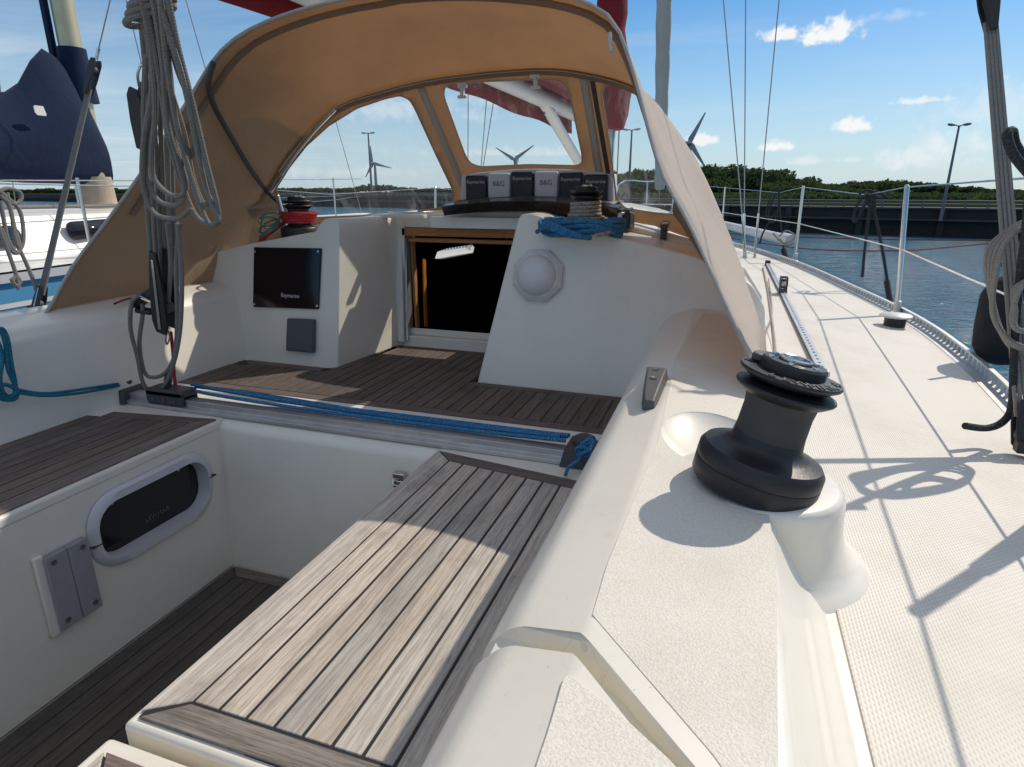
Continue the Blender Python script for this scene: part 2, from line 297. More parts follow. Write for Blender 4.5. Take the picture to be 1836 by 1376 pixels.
# ------------------------------------------------------------------ mesh helpers
class MB:
    def __init__(s): s.v = []; s.f = []; s.uv = []; s.mi = []; s.cur = 0
    def add(s, vs, fs, uvs=None):
        o = len(s.v); s.v += [tuple(v) for v in vs]
        for k, f in enumerate(fs):
            s.f.append([o+i for i in f]); s.mi.append(s.cur)
            s.uv.append(uvs[k] if uvs else [(vs[i][0], vs[i][1]) for i in f])
        return s
    def box(s, a, b):
        (x0, y0, z0), (x1, y1, z1) = a, b
        vs = [(x0, y0, z0), (x1, y0, z0), (x1, y1, z0), (x0, y1, z0), (x0, y0, z1), (x1, y0, z1), (x1, y1, z1), (x0, y1, z1)]
        return s.add(vs, [(0, 3, 2, 1), (4, 5, 6, 7), (0, 1, 5, 4), (1, 2, 6, 5), (2, 3, 7, 6), (3, 0, 4, 7)])
    def hexa(s, vs):         # 8 corners: bottom 4, top 4 (both counter-clockwise)
        return s.add([Vector(v) for v in vs], [(0, 3, 2, 1), (4, 5, 6, 7), (0, 1, 5, 4), (1, 2, 6, 5), (2, 3, 7, 6), (3, 0, 4, 7)])
    def bar(s, p, q, w, h, up=(0, 0, 1)):
        p, q = Vector(p), Vector(q); d = (q-p).normalized(); up = Vector(up)
        r = d.cross(up).normalized()*w/2; u = r.cross(d).normalized()*h/2
        return s.hexa([p-r-u, p+r-u, q+r-u, q-r-u, p-r+u, p+r+u, q+r+u, q-r+u])
    def prism(s, poly, ax, dirn=None):       # poly of 3-D points, swept by vector ax
        n = len(poly); ax = Vector(ax); a = [Vector(p) for p in poly]; b = [p+ax for p in a]
        return s.add(a+b, [list(range(n))[::-1], [n+i for i in range(n)]]+[(i, (i+1) % n, n+(i+1) % n, n+i) for i in range(n)])
    def tube(s, pts, r, seg=8, closed=False, caps=True, u0=0.0):
        pts = [Vector(p) for p in pts]; n = len(pts); rs = r if isinstance(r, (list, tuple)) else [r]*n
        T = []
        for i in range(n):
            if closed: d = pts[(i+1) % n]-pts[i-1]
            else: d = pts[min(i+1, n-1)]-pts[max(i-1, 0)]
            T.append(d.normalized() if d.length > 1e-9 else Vector((0, 0, 1)))
        ref = Vector((0, 0, 1)) if abs(T[0].z) < .9 else Vector((1, 0, 0))
        nn = (ref-T[0]*ref.dot(T[0])).normalized(); rings = []; U = [u0]
        for i in range(n):
            if i: nn = (nn-T[i]*nn.dot(T[i])); nn = nn.normalized() if nn.length > 1e-6 else Vector((1, 0, 0)); U.append(U[-1]+(pts[i]-pts[i-1]).length)
            bb = T[i].cross(nn)
            rings.append([pts[i]+(nn*math.cos(2*math.pi*k/seg)+bb*math.sin(2*math.pi*k/seg))*rs[i] for k in range(seg)])
        vs = [p for q in rings for p in q]; fs = []; uv = []
        m = n if closed else n-1
        if closed: U.append(U[-1]+(pts[0]-pts[-1]).length)
        for i in range(m):
            j = (i+1) % n
            for k in range(seg):
                k2 = (k+1) % seg
                fs.append((i*seg+k, i*seg+k2, j*seg+k2, j*seg+k))
                uv.append([(U[i], k/seg), (U[i], (k+1)/seg), (U[i+1], (k+1)/seg), (U[i+1], k/seg)])
        if caps and not closed:
            fs.append(list(range(seg))[::-1]); uv.append([(0, 0)]*seg)
            fs.append([(n-1)*seg+k for k in range(seg)]); uv.append([(0, 0)]*seg)
        return s.add(vs, fs, uv)
    def lathe(s, prof, base, axis=(0, 0, 1), seg=32):     # prof: (radius, height) list
        ax = Vector(axis).normalized(); base = Vector(base)
        e1 = ax.cross(Vector((0, 1, 0.01))).normalized(); e2 = ax.cross(e1)
        vs = []; fs = []; uv = []
        for (r, h) in prof:
            for k in range(seg):
                a = 2*math.pi*k/seg; vs.append(base+ax*h+(e1*math.cos(a)+e2*math.sin(a))*max(r, 1e-5))
        for i in range(len(prof)-1):
            for k in range(seg):
                k2 = (k+1) % seg; fs.append((i*seg+k2, i*seg+k, (i+1)*seg+k, (i+1)*seg+k2)); uv.append([(k/seg, i/9.)]*4)
        for idx, flip in ((0, False), (len(prof)-1, True)):
            if prof[idx][0] > 1e-4:
                f = [idx*seg+k for k in range(seg)]; fs.append(f[::-1] if flip else f); uv.append([(0, 0)]*seg)
        return s.add(vs, fs, uv)
    def grid(s, fn, nu, nv, uvs=(1, 1)):
        vs = [fn(i/nu, j/nv) for i in range(nu+1) for j in range(nv+1)]; fs = []; uv = []
        for i in range(nu):
            for j in range(nv):
                a = i*(nv+1)+j; fs.append((a, a+1, a+nv+2, a+nv+1))
                uv.append([(q*uvs[0]/nu, r*uvs[1]/nv) for q, r in ((i, j), (i, j+1), (i+1, j+1), (i+1, j))])
        return s.add(vs, fs, uv)
    def build(s, name, m, parent=None, smooth=True, bevel=0, seg=2, solid=0, solid_off=-1, ang=35, sub=0, weld=False, origin=None, label=None):
        me = bpy.data.meshes.new(name)
        if parent is not None: o0 = world_loc(parent)
        elif origin is not None: o0 = Vector(origin)
        else:
            xs, ys, zs = zip(*s.v); o0 = Vector(((min(xs)+max(xs))/2, (min(ys)+max(ys))/2, min(zs)))
        me.from_pydata([tuple(Vector(v)-o0) for v in s.v], [], s.f)
        ul = me.uv_layers.new(name='UVMap'); k = 0
        for f in s.uv:
            for c in f: ul.data[k].uv = c; k += 1
        ms = m if isinstance(m, (list, tuple)) else [m]
        for q in ms: me.materials.append(M[q] if isinstance(q, str) else q)
        for p, i in zip(me.polygons, s.mi): p.material_index = i
        if weld:
            bm = bmesh.new(); bm.from_mesh(me); bmesh.ops.remove_doubles(bm, verts=bm.verts, dist=1e-5); bmesh.ops.recalc_face_normals(bm, faces=bm.faces); bm.to_mesh(me); bm.free()
        if smooth:
            me.polygons.foreach_set('use_smooth', [True]*len(me.polygons))
            me.set_sharp_from_angle(angle=R_(ang))
        ob = bpy.data.objects.new(name, me); COL.objects.link(ob)
        if parent is not None: ob.parent = parent
        else: ob.location = o0
        if solid: md = ob.modifiers.new('thickness', 'SOLIDIFY'); md.thickness = solid; md.offset = solid_off; md.material_offset = (1 if len(ms) == 2 and solid else 0); md.material_offset_rim = md.material_offset
        if sub: md = ob.modifiers.new('smooth', 'SUBSURF'); md.levels = sub; md.render_levels = sub
        if bevel:
            md = ob.modifiers.new('edge', 'BEVEL'); md.width = bevel; md.segments = seg; md.limit_method = 'ANGLE'; md.angle_limit = R_(32); md.harden_normals = False
        if label: ob['label'] = label
        return ob
def world_loc(o):
    v = Vector((0, 0, 0))
    while o is not None: v += o.location; o = o.parent
    return v
def thing(name, label, cat, loc=(0, 0, 0), group=None):
    o = bpy.data.objects.new(name, None); COL.objects.link(o); o.location = loc; o.empty_display_size = .1
    o['label'] = label; o['category'] = cat
    if group: o['group'] = group
    return o
def tag(o, label, cat, group=None):
    o['label'] = label; o['category'] = cat
    if group: o['group'] = group
    return o
def part_root(name, loc, parent, label=None):
    o = bpy.data.objects.new(name, None); COL.objects.link(o); o.parent = parent; o.location = Vector(loc)-world_loc(parent); o.empty_display_size = .05
    if label: o['label'] = label
    return o
def dup(root, loc, label=None, parent=None):
    r = root.copy(); COL.objects.link(r); r.location = loc
    if parent is not None: r.parent = parent; r.location = Vector(loc)-world_loc(parent)
    if label: r['label'] = label
    for ch in list(root.children):
        c = ch.copy(); COL.objects.link(c); c.parent = r
        for g in ch.children:
            d = g.copy(); COL.objects.link(d); d.parent = c
    return r
def curve(pts, n=8, closed=False):            # Catmull-Rom
    pts = [Vector(p) for p in pts]; out = []; L = len(pts)
    rng = range(L) if closed else range(L-1)
    for i in rng:
        if closed: p0, p1, p2, p3 = pts[i-1], pts[i], pts[(i+1) % L], pts[(i+2) % L]
        else: p0, p1, p2, p3 = pts[max(i-1, 0)], pts[i], pts[i+1], pts[min(i+2, L-1)]
        for k in range(n):
            t = k/n
            out.append(.5*((2*p1)+(p2-p0)*t+(2*p0-5*p1+4*p2-p3)*t*t+(3*p1-p0-3*p2+p3)*t**3))
    if not closed: out.append(pts[-1])
    return out
def fillet(pts, r, n=5):                       # rounds the inner corners of a 2-D polyline
    out = [Vector(pts[0])]
    rs = r if isinstance(r, (list, tuple)) else [r]*len(pts)
    for i in range(1, len(pts)-1):
        a, b, c = Vector(pts[i-1]), Vector(pts[i]), Vector(pts[i+1]); q = rs[i]
        q = min(q, (a-b).length*.49, (c-b).length*.49)
        p, s_ = b+(a-b).normalized()*q, b+(c-b).normalized()*q
        for k in range(n+1):
            t = k/n; out.append(p*(1-t)**2+b*2*t*(1-t)+s_*t*t)
    out.append(Vector(pts[-1])); return out
def interp(tab, t):
    if t <= tab[0][0]: return tab[0][1]
    for (a, va), (b, vb) in zip(tab, tab[1:]):
        if t <= b:
            k = (t-a)/(b-a); return va+(vb-va)*k
    return tab[-1][1]
def text(body, size, origin, xdir, ydir, m, parent, depth=.0006, name='lettering', align='LEFT', sx=1.0):
    cu = bpy.data.curves.new(name, 'FONT'); cu.body = body; cu.size = size; cu.extrude = depth; cu.align_x = align
    ob = bpy.data.objects.new(name, cu)
    x = Vector(xdir).normalized(); y = Vector(ydir); y = (y-x*y.dot(x)).normalized(); z = x.cross(y)
    mw = Matrix((x*sx, y, z)).transposed().to_4x4(); mw.translation = Vector(origin)
    COL.objects.link(ob); ob.matrix_world = mw
    dg = bpy.context.evaluated_depsgraph_get(); me = bpy.data.meshes.new_from_object(ob.evaluated_get(dg))
    bpy.data.objects.remove(ob)
    o0 = world_loc(parent); me.transform(Matrix.Translation(-o0) @ mw); me.name = name
    ob = bpy.data.objects.new(name, me); COL.objects.link(ob); ob.parent = parent
    me.materials.clear(); me.materials.append(M[m])
    return ob
def place_tubes(name, lines, r, m, parent=None, **kw):
    b = MB()
    for l in lines: b.tube(curve(l, 6), r, 8)
    return b.build(name, m, parent, **kw)

def rrect(y0, y1, z0, z1, r, n=6, sk=0.0):
    out = []
    for (cy_, cz_, a0) in ((y1-r, z1-r, 0), (y0+r, z1-r, 90), (y0+r, z0+r, 180), (y1-r, z0+r, 270)):
        for k in range(n+1):
            a = R_(a0+90*k/n); yy = cy_+r*math.cos(a); out.append((yy, cz_+r*math.sin(a)+sk*(yy-(y0+y1)/2)))
    return out
# ------------------------------------------------------------------ water, sky limits
XC = -1.18; WL = -1.1
def water_mat():
    m = bpy.data.materials.new('harbour_water'); m.use_nodes = True; g = N(m.node_tree); g.n.clear()
    co = g.a('ShaderNodeNewGeometry').outputs['Position']
    v = g.a('ShaderNodeMapping', i={0: co, 'Scale': (1.0, 2.1, 1), 'Rotation': (0, 0, .35)}).outputs[0]
    h = g.m('ADD', g.m('MULTIPLY', g.noise(v, 1.1, 4, .6, .6), .7), g.m('MULTIPLY', g.noise(v, 4.2, 4, .6, .4), .35))
    big = g.ramp(g.noise(co, .07, 3), .4, .65)
    c = g.mix(big, (.055, .165, .245), (.085, .21, .29))
    b = g.a('ShaderNodeBsdfPrincipled', i={'Base Color': c, 'Roughness': .08, 'IOR': 1.33})
    bp = g.a('ShaderNodeBump', i={'Height': h, 'Distance': .34, 'Strength': 1.0}); g.l.new(bp.outputs[0], b.inputs['Normal'])
    g.l.new(b.outputs[0], g.a('ShaderNodeOutputMaterial').inputs[0]); return m
M['water'] = water_mat()
wb = MB(); wb.grid(lambda u, v: (-2500+5000*u, -2500+5000*v, WL), 8, 8)
o = wb.build('water', 'water', origin=(0, 0, WL)); o['kind'] = 'structure'

# ------------------------------------------------------------------ the yacht
Y = thing('sailing_yacht', 'white sailing yacht with teak cockpit, cream side deck and large black winch', 'sailboat', (XC, 3, WL))
ZD = .14
RAIL = [(-3, .36), (-1.5, .47), (0, .62), (1, .745), (2, .85), (2.7, .905), (3.4, .905), (4.2, .815), (5.6, .61), (6.8, .33), (7.9, -.04), (9.5, -.60), (11.2, -1.14)]
ycv = curve([(a, b, 0) for a, b in RAIL], 6); RT = [(p.x, p.y) for p in ycv]
def xr(y): return interp(RT, y)
CAB = [(-3, .165), (2.8, .165), (4.0, .10), (5.5, -.08), (7.0, -.40), (8.2, -.75)]
def xin(y): return interp(CAB, y)
def mir(x): return 2*XC-x
def sidez(y): return ZD+.0025*max(y-3, 0)**1.5
def deckz(x, y):
    x = x if x > XC else mir(x); return sidez(y)+.050*min(max(1-(x-xin(y))/max(xr(y)-xin(y), .05), 0), 1)
def ondeck(px, py, dz=.003):
    z = .16
    for _ in range(8): q = P(px, py, z=z); z = deckz(q.x, q.y)+dz
    return P(px, py, z=z)
# hull shell, deck sheets
def hullpt(side):
    def fn(u, v):
        y = -3+14.2*u; x = xr(y); z = sidez(y)-.006; t = v
        xx = XC+(x-XC)*(1-.30*t**2.2); zz = z+(WL-.25-z)*t
        return ((xx if side > 0 else mir(xx)), y+(.0 if u < .9 else -.8*t*(u-.9)/.1), zz)
    return fn
b = MB(); b.grid(hullpt(1), 50, 10); b.grid(hullpt(-1), 50, 10)
b.grid(lambda u, v: (XC+(xr(-3)-XC)*(1-.3*v**2.2)*(2*u-1), -3, sidez(-3)-.006+(WL-.25-ZD)*v), 8, 8)
b.build('hull', 'white', Y, weld=True)
b = MB()
for sd in (1, -1):
    f = (lambda x: x) if sd > 0 else mir
    b.grid(lambda u, v: (f(xin(-3+11.2*u)+(xr(-3+11.2*u)-.004-xin(-3+11.2*u))*v), -3+11.2*u, sidez(-3+11.2*u)+.05*(1-v)), 60, 6)
b.grid(lambda u, v: (XC+(2*v-1)*(xr(8.2+2.98*u)-XC-.004), 8.2+2.98*u, sidez(8.2+2.98*u)+.004), 20, 4)
b.build('deck', 'gel', Y)
b = MB()
for sd in (1, -1):
    f = (lambda x: x) if sd > 0 else mir
    def pad(y0, y1, n=40, gapin=.028, gapout=.075):
        def top(u, v):
            y = y0+(y1-y0)*u; a = xin(y)+gapin; c = xr(y)-gapout
            return (f(a+(c-a)*v), y, deckz(a+(c-a)*v, y)+.003)
        b.grid(top, n, 3)
        for v in (0, 1): b.grid(lambda u, w_: tuple(Vector(top(u, v))-Vector((0, 0, .003*w_))), n, 1)
    pad(-2.9, 8.1)
b.build('deck_tread', 'weave', Y, label='cream side deck tread moulded with fine diagonal ribs')
# toe rail with slots
def rail_mesh(sd):
    f = (lambda x: x) if sd > 0 else mir
    b = MB(); ys = [-2.95+i*.05 for i in range(int(14.1/.05))]
    pt = lambda y, z, dx=0: Vector((f(xr(y)-.012+dx), y, sidez(y)+z))
    for a_, c_ in zip(ys, ys[1:]):
        t = .0035
        for z0, z1 in ((0, .007), (.033, .042)):
            b.hexa([pt(a_, z0, -t), pt(a_, z0, t), pt(c_, z0, t), pt(c_, z0, -t), pt(a_, z1, -t), pt(a_, z1, t), pt(c_, z1, t), pt(c_, z1, -t)])
        m_ = a_+.018
        b.hexa([pt(a_, .007, -t), pt(a_, .007, t), pt(m_, .007, t), pt(m_, .007, -t), pt(a_, .033, -t), pt(a_, .033, t), pt(m_, .033, t), pt(m_, .033, -t)])
        b.hexa([pt(a_, .001, -.045), pt(a_, .001, -t), pt(c_, .001, -t), pt(c_, .001, -.045), pt(a_, .006, -.045), pt(a_, .006, -t), pt(c_, .006, -t), pt(c_, .006, -.045)])
        b.hexa([pt(a_, .040, -.009), pt(a_, .040, .006), pt(c_, .040, .006), pt(c_, .040, -.009), pt(a_, .045, -.009), pt(a_, .045, .006), pt(c_, .045, .006), pt(c_, .045, -.009)])
    return b
rail_mesh(1).build('toe_rail', 'alu', Y, smooth=False); rail_mesh(-1).build('toe_rail', 'alu', Y, smooth=False)

# coamings: starboard in two lengths with a slanting joint, port in one
SEC = fillet([(-.29, -.05), (-.205, .285), (-.174, .320), (-.093, .346), (.085, .340), (.150, .215), (.190, .178)], [0, .012, .016, .007, .016, .05, 0], 5)
def cut(x): return interp([(-.3, .520), (-.11, .505), (.02, .375), (.2, .19)], x)
def coam(b, ylo, yhi, f=lambda x: x, n=10, dz=0.0):
    m_ = len(SEC)-1; ys = lambda p, t: ylo(p[0])+(yhi(p[0])-ylo(p[0]))*t
    def fn(u, v):
        k = min(int(v*m_+1e-6), m_); p = SEC[k]; return (f(p[0]), ys(p, u), p[1]+(dz if p[1] > .2 else 0))
    b.grid(fn, n, m_)
    for u in (0, 1): b.add([fn(u, k/m_) for k in range(m_+1)]+[(f(.185), ys(SEC[-1], u), -.2), (f(-.29), ys(SEC[0], u), -.2)], [list(range(m_+3))])
b = MB(); coam(b, cut, lambda x: 2.42); coam(b, lambda x: -2.0, lambda x: cut(x)-.030)
COAM1 = b.build('coaming', 'gel', Y, bevel=.006, seg=3, label='starboard cockpit coaming of cream gelcoat with slanting joint', weld=True)
b = MB(); coam(b, lambda x: -2.0, lambda x: 2.42, mir)
b.build('coaming', 'gel', Y, bevel=.006, seg=2, label='port cockpit coaming in shade')
b = MB(); b.prism([(-.2, .45, .13), (-.12, .44, .305), (.07, .26, .305), (.16, .05, .13), (.16, .18, .13), (.08, .36, .305), (-.09, .54, .305), (-.2, .56, .13)][:8], (0, 0, .001))
MB().hexa([(-.19, .46, .1), (-.10, .46, .1), (-.10, .53, .1), (-.19, .53, .1), (-.19, .46, .300), (-.1, .46, .326), (-.10, .53, .326), (-.19, .53, .300)]).hexa([(-.11, .44, .1), (.15, .17, .1), (.15, .26, .1), (-.11, .54, .1), (-.11, .44, .325), (.085, .22, .322), (.085, .33, .322), (-.11, .54, .325)]).build('joint_filler', 'gel', Y)
# speckled non-skid pads on the coaming
def padpoly(pix, z, th=.0011):
    pts = [Vector(P(*p, z=z)) for p in pix]; b = MB()
    rp = fillet([p.to_2d() for p in [pts[0]]+pts[1:]+[pts[0]]], .012, 3)[1:]
    b.prism([(p.x, p.y, .346-.0337*(p.x+.093)-.0008) for p in rp], (0, 0, .0015)); return b
PAD1 = padpoly([(1062, 1110), (1088, 1020), (1178, 800), (1200, 700), (1209, 648), (1262, 560), (1330, 575), (1340, 735), (1392, 990), (1396, 1376), (1400, 1460), (1350, 1480), (1290, 1368)], .3415).build('nonskid_pad', 'nonskid', Y, bevel=.0012, label='speckled non-skid panel beside the large winch')
padpoly([(958, 1390), (985, 1310), (1013, 1212), (1110, 1285), (1222, 1385), (1240, 1480), (920, 1500)], .3415).build('nonskid_pad', 'nonskid', Y, bevel=.0012, label='speckled non-skid panel aft of the coaming joint')

# benches
def plank(b, q, z, th=.012, along='y'):
    vs = [(x, y, z-th) for x, y in q]+[(x, y, z) for x, y in q]
    k = (lambda p: (p[1], p[0])) if along == 'y' else (lambda p: (p[0], p[1]))
    fs = [(3, 2, 1, 0), (4, 5, 6, 7), (0, 1, 5, 4), (1, 2, 6, 5), (2, 3, 7, 6), (3, 0, 4, 7)]
    b.add(vs, fs, [[k(vs[i]) for i in f] for f in fs])
def strips(b, x0, x1, ylo, yhi, z, pitch=.05, gap=.0048, sgn=1, th=.012, mi=0):
    n = int(round((x1-x0)/pitch)); b.cur = mi
    for i in range(n):
        a = x0+i*pitch+gap/2; c = min(x0+(i+1)*pitch, x1)-gap/2
        plank(b, [(a, ylo(a)), (c, ylo(c)), (c, yhi(c)), (a, yhi(a))], z, th)
def bench(f, sd, mats, label):
    # rim and body, then planks with mitred border boards (all in starboard coordinates, mirrored by f)
    t = MB(); g_ = .0024
    far = lambda x: 1.573-.145*(x+.775)
    F_ = lambda q: [(f(x), y) for x, y in (q if sd > 0 else q[::-1])]
    t.cur = 1
    plank(t, F_([(-.775, .528), (-.716, .567-.0), (-.716, far(-.716)-.048), (-.775, far(-.775)-.0)]), 0)      # inboard border
    t.cur = 0
    xs = -.714
    while xs < -.29:
        a, c = xs+g_+.0006, min(xs+.05, -.285)-g_-.0006
        plank(t, F_([(a, .5675), (c, .5675), (c, far(c)-.051), (a, far(a)-.051)]), 0); xs += .05
    t.cur = 2
    plank(t, F_([(-.772, .522), (-.30, .505), (-.27, .505), (-.27, .5625), (-.712, .5625)]), 0, along='x') if False else None
    e = [(-.768, .518), (-.28, .518), (-.28, .5625), (-.7135, .5625)]
    plank(t, F_(e), 0, along='x')
    t.cur = 3
    plank(t, F_([(-.713, far(-.713)-.046), (-.28, far(-.28)-.046), (-.28, far(-.28)), (-.771, far(-.771))]), 0, along='x')
    t.build('teak_planking', mats, Y, bevel=.0012, seg=1, smooth=False, label=label)
    c = MB(); c.prism([(*p, -.014) for p in F_([(-.77, .52), (-.28, .515), (-.28, far(-.28)-.004), (-.77, far(-.77)-.004)])], (0, 0, .0118)).build('caulking', 'caulk', Y, smooth=False)
    g = MB()
    g.prism([(*p, -.56) for p in F_([(-.786, .503), (-.24, .503), (-.24, 1.66), (-.786, 1.66)])], (0, 0, .5548))
    # gelcoat lip that shows around the teak
    return g
def ident(x): return x
g = bench(ident, 1, ['teak', 'teak', 'teakt', 'teakg'], 'sunlit weathered teak planking of the starboard bench')
g.prism([(-.785, -1.5, -.60), (-.24, -1.5, -.60), (-.24, .483, -.60), (-.785, .483, -.60)], (0, 0, .594))
g.build('bench', 'gel', Y, bevel=.009, seg=3, label='starboard cockpit bench moulding, hatch gap near its aft end')
# the hatch aft of it
t = MB(); t.cur = 1
plank(t, [(-.76, -1.4), (-.715, -1.4), (-.715, .405), (-.76, .455)], .002); t.cur = 2
plank(t, [(-.712, .408), (-.28, .408), (-.28, .452), (-.756, .456)], .002, along='x'); t.cur = 0
strips(t, -.714, -.28, lambda x: -1.4, lambda x: .403, .002)
t.build('teak_planking', ['teakt', 'teak', 'teakg'], Y, bevel=.0012, seg=1, smooth=False, label='teak planking of the aft bench hatch')
MB().prism([(-.755, -1.4, -.012), (-.28, -1.4, -.012), (-.28, .45, -.012), (-.755, .45, -.012)], (0, 0, .0118)).build('caulking', 'caulk', Y, smooth=False)
# port bench reaches further aft
fp = lambda x: -2.395-x
t = MB(); far = lambda x: 1.573-.145*(x+.775)
t.cur = 1; plank(t, [(fp(-.716), -1.9), (fp(-.775), -1.9), (fp(-.775), far(-.775)), (fp(-.716), far(-.716)-.048)], 0)
t.cur = 0; xs = -.714
while xs < -.36:
    a, c = xs+.0024, xs+.0476; plank(t, [(fp(c), -1.9), (fp(a), -1.9), (fp(a), far(a)-.051), (fp(c), far(c)-.051)], 0); xs += .05
t.cur = 2; plank(t, [(fp(-.37), far(-.37)-.046), (fp(-.713), far(-.713)-.046), (fp(-.771), far(-.771)), (fp(-.37), far(-.37))], 0, along='x')
t.build('teak_planking', ['teak2', 'teakg', 'teakg'], Y, bevel=.0012, seg=1, smooth=False, label='teak planking of the port bench darkened for shade')
MB().prism([(fp(-.37), -1.9, -.014), (fp(-.77), -1.9, -.014), (fp(-.77), 1.56, -.014), (fp(-.37), 1.51, -.014)], (0, 0, .0118)).build('caulking', 'caulk', Y, smooth=False)
# port bench moulding: face with the pocket cut out
XP = -1.610
def inside(p, poly):
    c = False; j = len(poly)-1
    for i in range(len(poly)):
        a, d = poly[i], poly[j]
        if (a[1] > p[1]) != (d[1] > p[1]) and p[0] < (d[0]-a[0])*(p[1]-a[1])/(d[1]-a[1])+a[0]: c = not c
        j = i
    return c
def face_with_hole(outer, hole, to3, b, extra=()):
    holes = [] if not hole else (hole if isinstance(hole[0][0], (tuple, list, Vector)) else [hole])
    pts = []; ed = []
    for poly in [outer]+holes:
        n0 = len(pts); pts += [Vector(p) for p in poly]; ed += [(n0+i, n0+(i+1) % len(poly)) for i in range(len(poly))]
    v, e, fcs, *_ = delaunay_2d_cdt(pts+[Vector(p) for p in extra], ed, [], 0, 1e-6)
    keep = []
    for f_ in fcs:
        cc = sum((v[i] for i in f_), Vector((0, 0)))/len(f_)
        if inside(cc, outer) and not any(inside(cc, h) for h in holes): keep.append(list(f_))
    b.add([to3(p) for p in v], keep, [[(v[i].x, v[i].y) for i in f_] for f_ in keep])
PO = rrect(1.085, 1.478, -.275, -.095, .075, sk=-.0)
b = MB()
face_with_hole([(-2, -.56), (1.66, -.56), (1.66, -.03), (-2, -.03)], PO, lambda p: (XP-.002, p[0], p[1]), b)
b.prism([(-2.05, -2, -.04), (XP, -2, -.04), (XP, 1.66, -.04), (-2.25, 1.66, -.04)], (0, 0, .0348))
n = len(PO)
b.add([(XP-.002, *p) for p in PO]+[(XP-.07, *p) for p in PO], [(i, (i+1) % n, n+(i+1) % n, n+i) for i in range(n)])
b.build('bench', 'gel', Y, bevel=.010, seg=3, label='port cockpit bench moulding in shade with an oval port')
pr = part_root('portlight', (XP, 1.28, -.19), Y, 'oval grey framed port with dark glass in the port bench')
fr = MB(); PI_ = rrect(1.055, 1.508, -.305, -.065, .10); PJ = rrect(1.09, 1.473, -.27, -.10, .068); n = len(PI_)
vs = [(XP+.001, *p) for p in PI_]+[(XP+.014, *(Vector(p)*.93+Vector((1.2815, -.185))*.07)) for p in PI_]+[(XP+.015, *(Vector(p)*1.04-Vector((1.2815, -.185))*.04)) for p in PJ]+[(XP-.03, *p) for p in PJ]
fs = [(k*n+i, k*n+(i+1) % n, (k+1)*n+(i+1) % n, (k+1)*n+i) for k in range(3) for i in range(n)]
fr.add(vs, fs).build('frame', 'alulight', pr, ang=50)
MB().prism([(XP-.028, *p) for p in PJ], (-.004, 0, 0)).build('glass', 'darkglass', pr)
for q in ((1.16, -.118), (1.40, -.118)): MB().lathe([(.006, 0), (.006, .004), (.003, .006), (0, .006)], (XP-.026, *q), (1, 0, 0), 10).build('screw', 'steel', pr)
for yy, zz in ((1.070, -.20), (1.497, -.18)): MB().box((XP+.0, yy-.016, zz-.0012), (XP+.0165, yy+.016, zz+.0012)).build('frame_joint', 'ink', pr)
text('LEWMAR', .022, (XP-.0265, 1.30, -.235), (0, 1, 0), (0, 0, 1), 'stow', pr, align='CENTER')
# hinge like foot plate aft of the port
fpz = part_root('foot_plate', (XP, .98, -.27), Y, 'grey two leaf plate with four screws below the port bench')
b = MB(); b.hexa([(XP, .925, -.375), (XP+.022, .925, -.375), (XP+.022, .9835, -.375), (XP, .9835, -.375), (XP, .925, -.155), (XP+.022, .925, -.155), (XP+.022, .9835, -.155), (XP, .9835, -.155)])
b.hexa([(XP, .985, -.375), (XP+.022, .985, -.375), (XP+.022, 1.042, -.375), (XP, 1.042, -.375), (XP, .985, -.155), (XP+.022, .985, -.155), (XP+.022, 1.042, -.155), (XP, 1.042, -.155)])
b.build('leaf', 'greyplate', fpz, bevel=.002)
MB().box((XP-.001, .905, -.385), (XP+.012, .93, -.145)).build('backing', 'gel', fpz, bevel=.004)
for q in ((.945, -.175), (1.024, -.175), (.945, -.352), (1.024, -.352)): MB().lathe([(.0075, 0), (.0075, .002), (.003, .001), (0, 0)], (XP+.022, *q), (1, 0, 0), 12).build('screw', 'greyplastic', fpz)
# well: sole, forward wall
b = MB(); b.box((-1.66, -2, -.60), (-.70, 1.6, -.572))
b.build('cockpit_sole', 'gel', Y)
b = MB(); b.cur = 0
strips(b, -1.548, -.80, lambda x: -1.9, lambda x: 1.482, -.558)
b.cur = 1; plank(b, [(-1.548, 1.4865), (-.79, 1.4865), (-.79, 1.535), (-1.60, 1.535)], -.558, along='x')
b.cur = 0; plank(b, [(-1.60, -1.9), (-1.5505, -1.9), (-1.5505, 1.485), (-1.60, 1.533)], -.558)
b.build('sole_planking', ['teakd', 'teakg'], Y, bevel=.0012, seg=1, smooth=False, label='dark teak planking of the cockpit floor')
MB().box((-1.60, -1.9, -.573), (-.79, 1.53, -.5602)).build('caulking', 'caulk', Y, smooth=False)
b = MB(); prof = fillet([(1.545, -.60), (1.572, -.03), (1.60, -.006), (1.80, -.006), (2.9, -.006)], [0, .03, .02, 0, 0], 4)
b.grid(lambda u, v: (-2.3+2.2*u, prof[min(int(v*(len(prof)-1)+1e-6), len(prof)-1)].x, prof[min(int(v*(len(prof)-1)+1e-6), len(prof)-1)].y), 1, len(prof)-1)
b.build('bridge_deck', 'gel', Y, label='gelcoat bridge deck and forward wall of the foot well')
